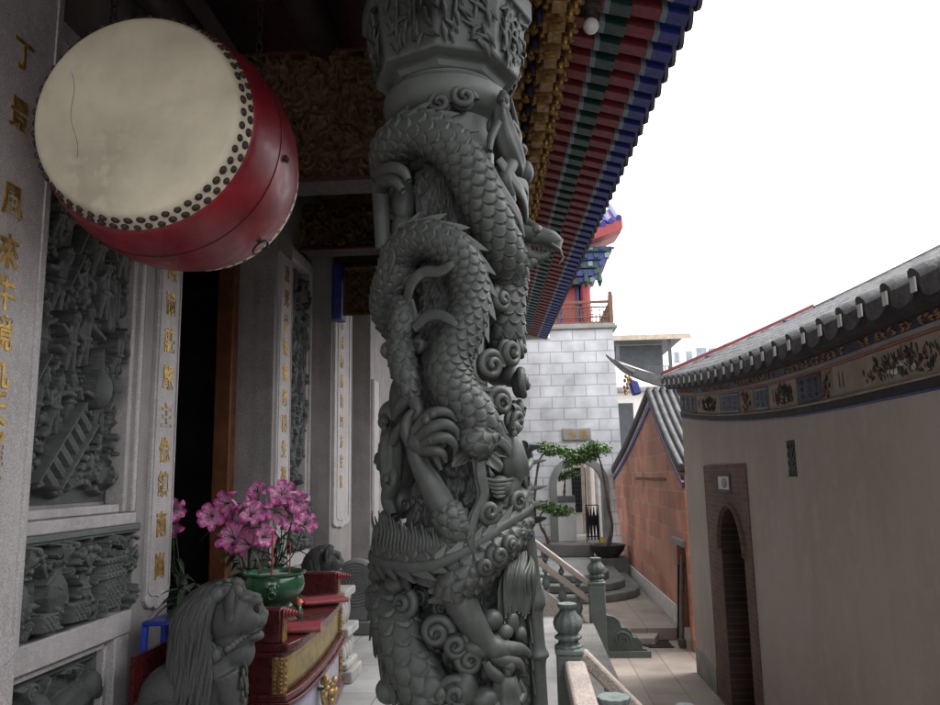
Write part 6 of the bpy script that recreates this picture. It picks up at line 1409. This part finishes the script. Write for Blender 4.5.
bonsai('high leafy branch of a bonsai, reaching left from behind the carved column', [(534, 520, 0), (535, 490, .1), (539, 462, 0), (545, 452, 0)], [(544, 447, .20, .10), (551, 453, .16, .08)], (534, 545), 15.7, 7)
bonsai('small green tree inside the gate, in front of the white court wall', [(564, 500, 0), (564.5, 488, .02), (565, 478, 0)], [(567, 474, .26, .10), (560, 478, .16, .07)], (564, 502), 18.75, 9)

# ================================================================== balustrades
def finial(b, x, y, z, h, r):
    pr = [(0, 0), (.95, 0), (1.0, .05), (.72, .10), (.70, .17), (.95, .20), (.98, .26), (.70, .32), (.95, .42), (1.05, .55), (.98, .66), (.62, .80), (.52, .86), (.66, .92), (.70, 1.0), (.45, 1.0), (0, .97)]
    b.lathe([(q * r, z + w_ * h) for q, w_ in pr], (x, y, 0), 40, flute=(10, .05))
def post(label, x, y, z0, zs, zt, w_, r, scroll=False, grp='stone balustrade posts'):
    t = thing('balustrade_post', label, 'post', (x, y, z0), grp)
    b = MB(); b.box((x - w_, y - w_, z0 + .001), (x + w_, y + w_, zs - .03)); b.box((x - w_ * 1.12, y - w_ * 1.12, zs - .03), (x + w_ * 1.12, y + w_ * 1.12, zs)); b.box((x - w_ * 1.08, y - w_ * 1.08, z0 + .002), (x + w_ * 1.08, y + w_ * 1.08, z0 + .10)); b.build('shaft', 'post_stone', t, bevel=.010)
    b = MB(); finial(b, x, y, zs, zt - zs, r); b.build('finial', 'post_stone', t, angle=60)
    if scroll:
        pts = [(.0, 0), (.46, 0), (.46, .09), (.40, .10), (.405, .17), (.36, .22), (.30, .225), (.285, .29), (.235, .335), (.17, .34), (.15, .41), (.09, .46), (.0, .48)]
        b = MB(); b.prism([(x + w_ + u, y - .09, z0 + v) for u, v in pts], (0, .18, 0)); b.tube([(x + w_ + .17 + .10 * math.cos(a) * (1 - a / 14), y - .095, z0 + .20 + .10 * math.sin(a) * (1 - a / 14)) for a in np.linspace(0, 12, 40)], .012, 6); b.box((x + w_, y - .11, z0 + .001), (x + w_ + .5, y + .11, z0 + .075)); b.build('scroll_foot', 'post_stone', t, bevel=.012)
post('grey green post with fluted bud finial at the head of the near stair', .205, 4.3, PZ, 1.235, 1.46, .066, .072)
post('post top with fluted finial cut by the bottom edge of the picture', .255, 2.55, PZ, 1.235, 1.46, .066, .072)
post('low fluted finial at the right, bottom post of the near stair rail', .80, 4.3, 0, .72, .945, .068, .07, True)
post('tall square newel post with bud finial and scrolled foot on the paving', .82, 9.63, 0, .86, 1.135, .095, .095, True)
post('upper post of the far stair rail, behind the carved column', .0, 9.63, PZ, 1.28, 1.52, .08, .085)
def vase(b, x, y, z0, z1, r=.05):
    h = z1 - z0; b.lathe([(0, z0), (r * .9, z0), (r * .9, z0 + h * .06), (r * .5, z0 + h * .14), (r * 1.05, z0 + h * .36), (r * .95, z0 + h * .5), (r * .42, z0 + h * .72), (r * .42, z0 + h * .82), (r * .8, z0 + h * .9), (r * .8, z1), (0, z1)], (x, y, 0), 20)
def stair_rail(label, xa, za, xb, zb_, y, w_, low, nb):
    t = thing('stair_rail', label, 'railing', (xa, y, za), 'sloping stair rails'); a, c = np.array([xa, y, za]), np.array([xb, y, zb_]); d = nrm(c - a); u = nrm(np.cross(np.array([0, 1.0, 0]), d)) * -1
    u = u if u[2] > 0 else -u
    for off, h, w2 in ((0, .035, w_), (-.0, 0, 0), (-low, .035, w_ * .8)):
        if h: b = MB(); o_ = np.array([0, 0, off]); b.obox((a + c) / 2 + o_, (c - a) / 2, np.array([0, w2, 0]), u * h); b.build('handrail' if off == 0 else 'lower_rail', 'rail_stone', t, bevel=.014)
    b = MB()
    for k in range(nb): p = a + (c - a) * (k + .7) / (nb + .4); vase(b, p[0], y, p[2] - low - .30, p[2] - low - .02); vase(b, p[0], y, p[2] - low + .04, p[2] - .03, .035)
    b.build('baluster', 'post_stone', t)
    b = MB(); b.prism([(xa, y - .06, za - low - .28), (xb, y - .06, max(.02, zb_ - low - .28)), (xb, y - .06, .01), (xa, y - .06, .01)], (0, .12, 0)); b.build('stringer', 'rail_stone', t, bevel=.01)
stair_rail('pale stone stair rail sloping down to the tall newel, farther one', .08, 1.335, .73, .835, 9.63, .055, .20, 3)
stair_rail('pale stone stair rail sloping down to the low finial, nearer one', .27, 1.20, .75, .72, 4.3, .05, .20, 2)
t = thing('stone_railing', 'pale cream stone rail running toward the viewer between two posts', 'railing', (.27, 3.4, PZ))
b = MB(); b.box((.175, 2.62, 1.10), (.285, 4.23, 1.185)); b.build('handrail', 'rail_stone', t, bevel=.018)
b = MB(); b.box((.195, 2.62, .80), (.265, 4.23, .87)); b.box((.18, 2.62, PZ + .002), (.28, 4.23, PZ + .10)); b.build('lower_rail', 'rail_stone', t, bevel=.012)
b = MB()
for k in range(5): vase(b, .23, 2.85 + .29 * k, .87, 1.10, .05); vase(b, .23, 2.85 + .29 * k, PZ + .10, .80, .05)
b.build('baluster', 'post_stone', t)

# ================================================================== alley details
a0, a1 = at_z(641, 647.5, 0), at_z(668, 643, 0)
t = thing('drain_grate', 'rusty iron drain grate set in the alley paving', 'grate', (a0[0], a0[1], 0)); b = MB(); b.box((a0[0], a0[1] - .03, .002), (a1[0] + .02, a1[1] + .12, .006)); b.build('frame', 'dark_void', t)
b = MB()
for k in range(14): x = a0[0] + .01 + (a1[0] - a0[0]) * k / 13; b.box((x - .012, a0[1] - .02, .006), (x + .008, a1[1] + .11, .014))
for y in (a0[1] - .03, a1[1] + .11): b.box((a0[0] - .01, y - .01, .0062), (a1[0] + .03, y + .015, .016))
b.build('bar', 'grate', t)
b = MB(); q = [at_z(px, py, .09) for px, py in ((602, 638), (655, 638), (661, 629), (606, 629))]; b.prism([(p[0], p[1], .003) for p in q], (0, 0, .085)); tag(b.build('step_slab', 'rail_stone', bevel=.01), 'loose pale stone slab lying as a step before the upper paving', 'slab')

# ================================================================== buildings far behind
t = thing('rooftop_shed', 'open steel rooftop shed on a white building behind the tower', 'shed', (4.5, 30, 0)); Y = 30
def fx(px, py, y): return at_y(px, py, y)
a, c = fx(613, 340, Y), fx(676, 376, Y)
b = MB(); b.box((a[0] - 1.5, Y, 0), (c[0], Y + 5, c[2])); b.build('building', 'far_white', t)
b = MB(); b.box((a[0], Y + .9, c[2] + .05), (c[0] - .3, Y + 1.0, a[2] - .1))
b.build('back_wall', 'shed_dark', t)
b = MB(); b.box((a[0] - .3, Y - .3, a[2] - .05), (c[0] + .3, Y + 4, a[2] + .06)); b.build('roof', 'shed_dark', t)
b = MB(); b.box((a[0] - .35, Y - .36, a[2] - .08), (c[0] + .6, Y - .301, a[2] + .12)); b.build('fascia', 'cream', t)
for x in (a[0] + .1, c[0] - .25): b = MB(); b.box((x, Y - .1, c[2]), (x + .12, Y, a[2])); b.build('post', 'shed_dark', t)
b = MB(); q0, q1 = fx(615, 362, Y - .5), fx(668, 379, Y - .5); b.prism([(q0[0], Y - .9, q0[2] + .0), (q1[0], Y - .9, q1[2] - .05), (q1[0], Y - .9, q1[2] - .9), (q0[0], Y - .9, q1[2] - .9)], (0, .85, 0)); b.build('sloping_roof', 'far_white', t)
b = MB(); r0, r1 = fx(646, 375, Y - .2), fx(672, 365, Y - .2); 
for k in range(9): x = r0[0] + (r1[0] - r0[0]) * k / 8; b.box((x, Y - .05, r0[2] - .3), (x + .03, Y - .02, r1[2]))
b.box((r0[0], Y - .06, r1[2] - .03), (r1[0], Y - .02, r1[2])); b.build('railing', 'shed_dark', t)
t = thing('white_block', 'distant white apartment block with small windows above the tiled roof', 'building', (11, 48, 0)); a, c = fx(671, 346, 48), fx(768, 400, 48)
b = MB(); b.box((a[0], 48, 0), (c[0] + 3, 58, a[2])); b.box((a[0] + .2, 48.5, a[2]), (a[0] + 2.0, 52, a[2] + .7)); b.box((a[0] + 2.6, 47.97, a[2]), (c[0] + 3, 58, a[2] + .12)); b.build('wall', 'far_white', t)
for px0, py0, px1, py1 in ((675, 352, 679, 361), (687, 351, 692, 362), (697, 347.5, 706, 356), (709, 348, 716, 351)):
    w0, w1 = fx(px0, py1, 47.9), fx(px1, py0, 47.9); b = MB(); b.box((w0[0], 47.93, w0[2]), (w1[0], 47.99, w1[2])); b.box((w0[0] - .06, 47.9, w0[2] - .1), (w1[0] + .06, 47.925, w0[2] - .02), 1); b.build('window', ['far_glass', 'cement'], t)
t = thing('low_house', 'pale low house with dark opening between the tower and the brick gable', 'house', (3, 22.5, 0)); q0, q1 = at_y(617, 470, 22), at_y(643, 392, 22)
b = MB(); b.box((q0[0] - .6, 22, 0), (q1[0] + 3, 25, q1[2])); b.build('wall', 'far_white', t)
b = MB(); w0, w1 = at_y(619, 460, 21.95), at_y(633, 403, 21.95); b.box((w0[0], 21.96, w0[2]), (w1[0], 21.99, w1[2])); b.build('window', 'shed_dark', t)
b = MB(); b.box((q0[0] - .8, 21.7, q1[2] + .002), (q1[0] + 3, 25, q1[2] + .12)); b.build('roof', 'cement', t)
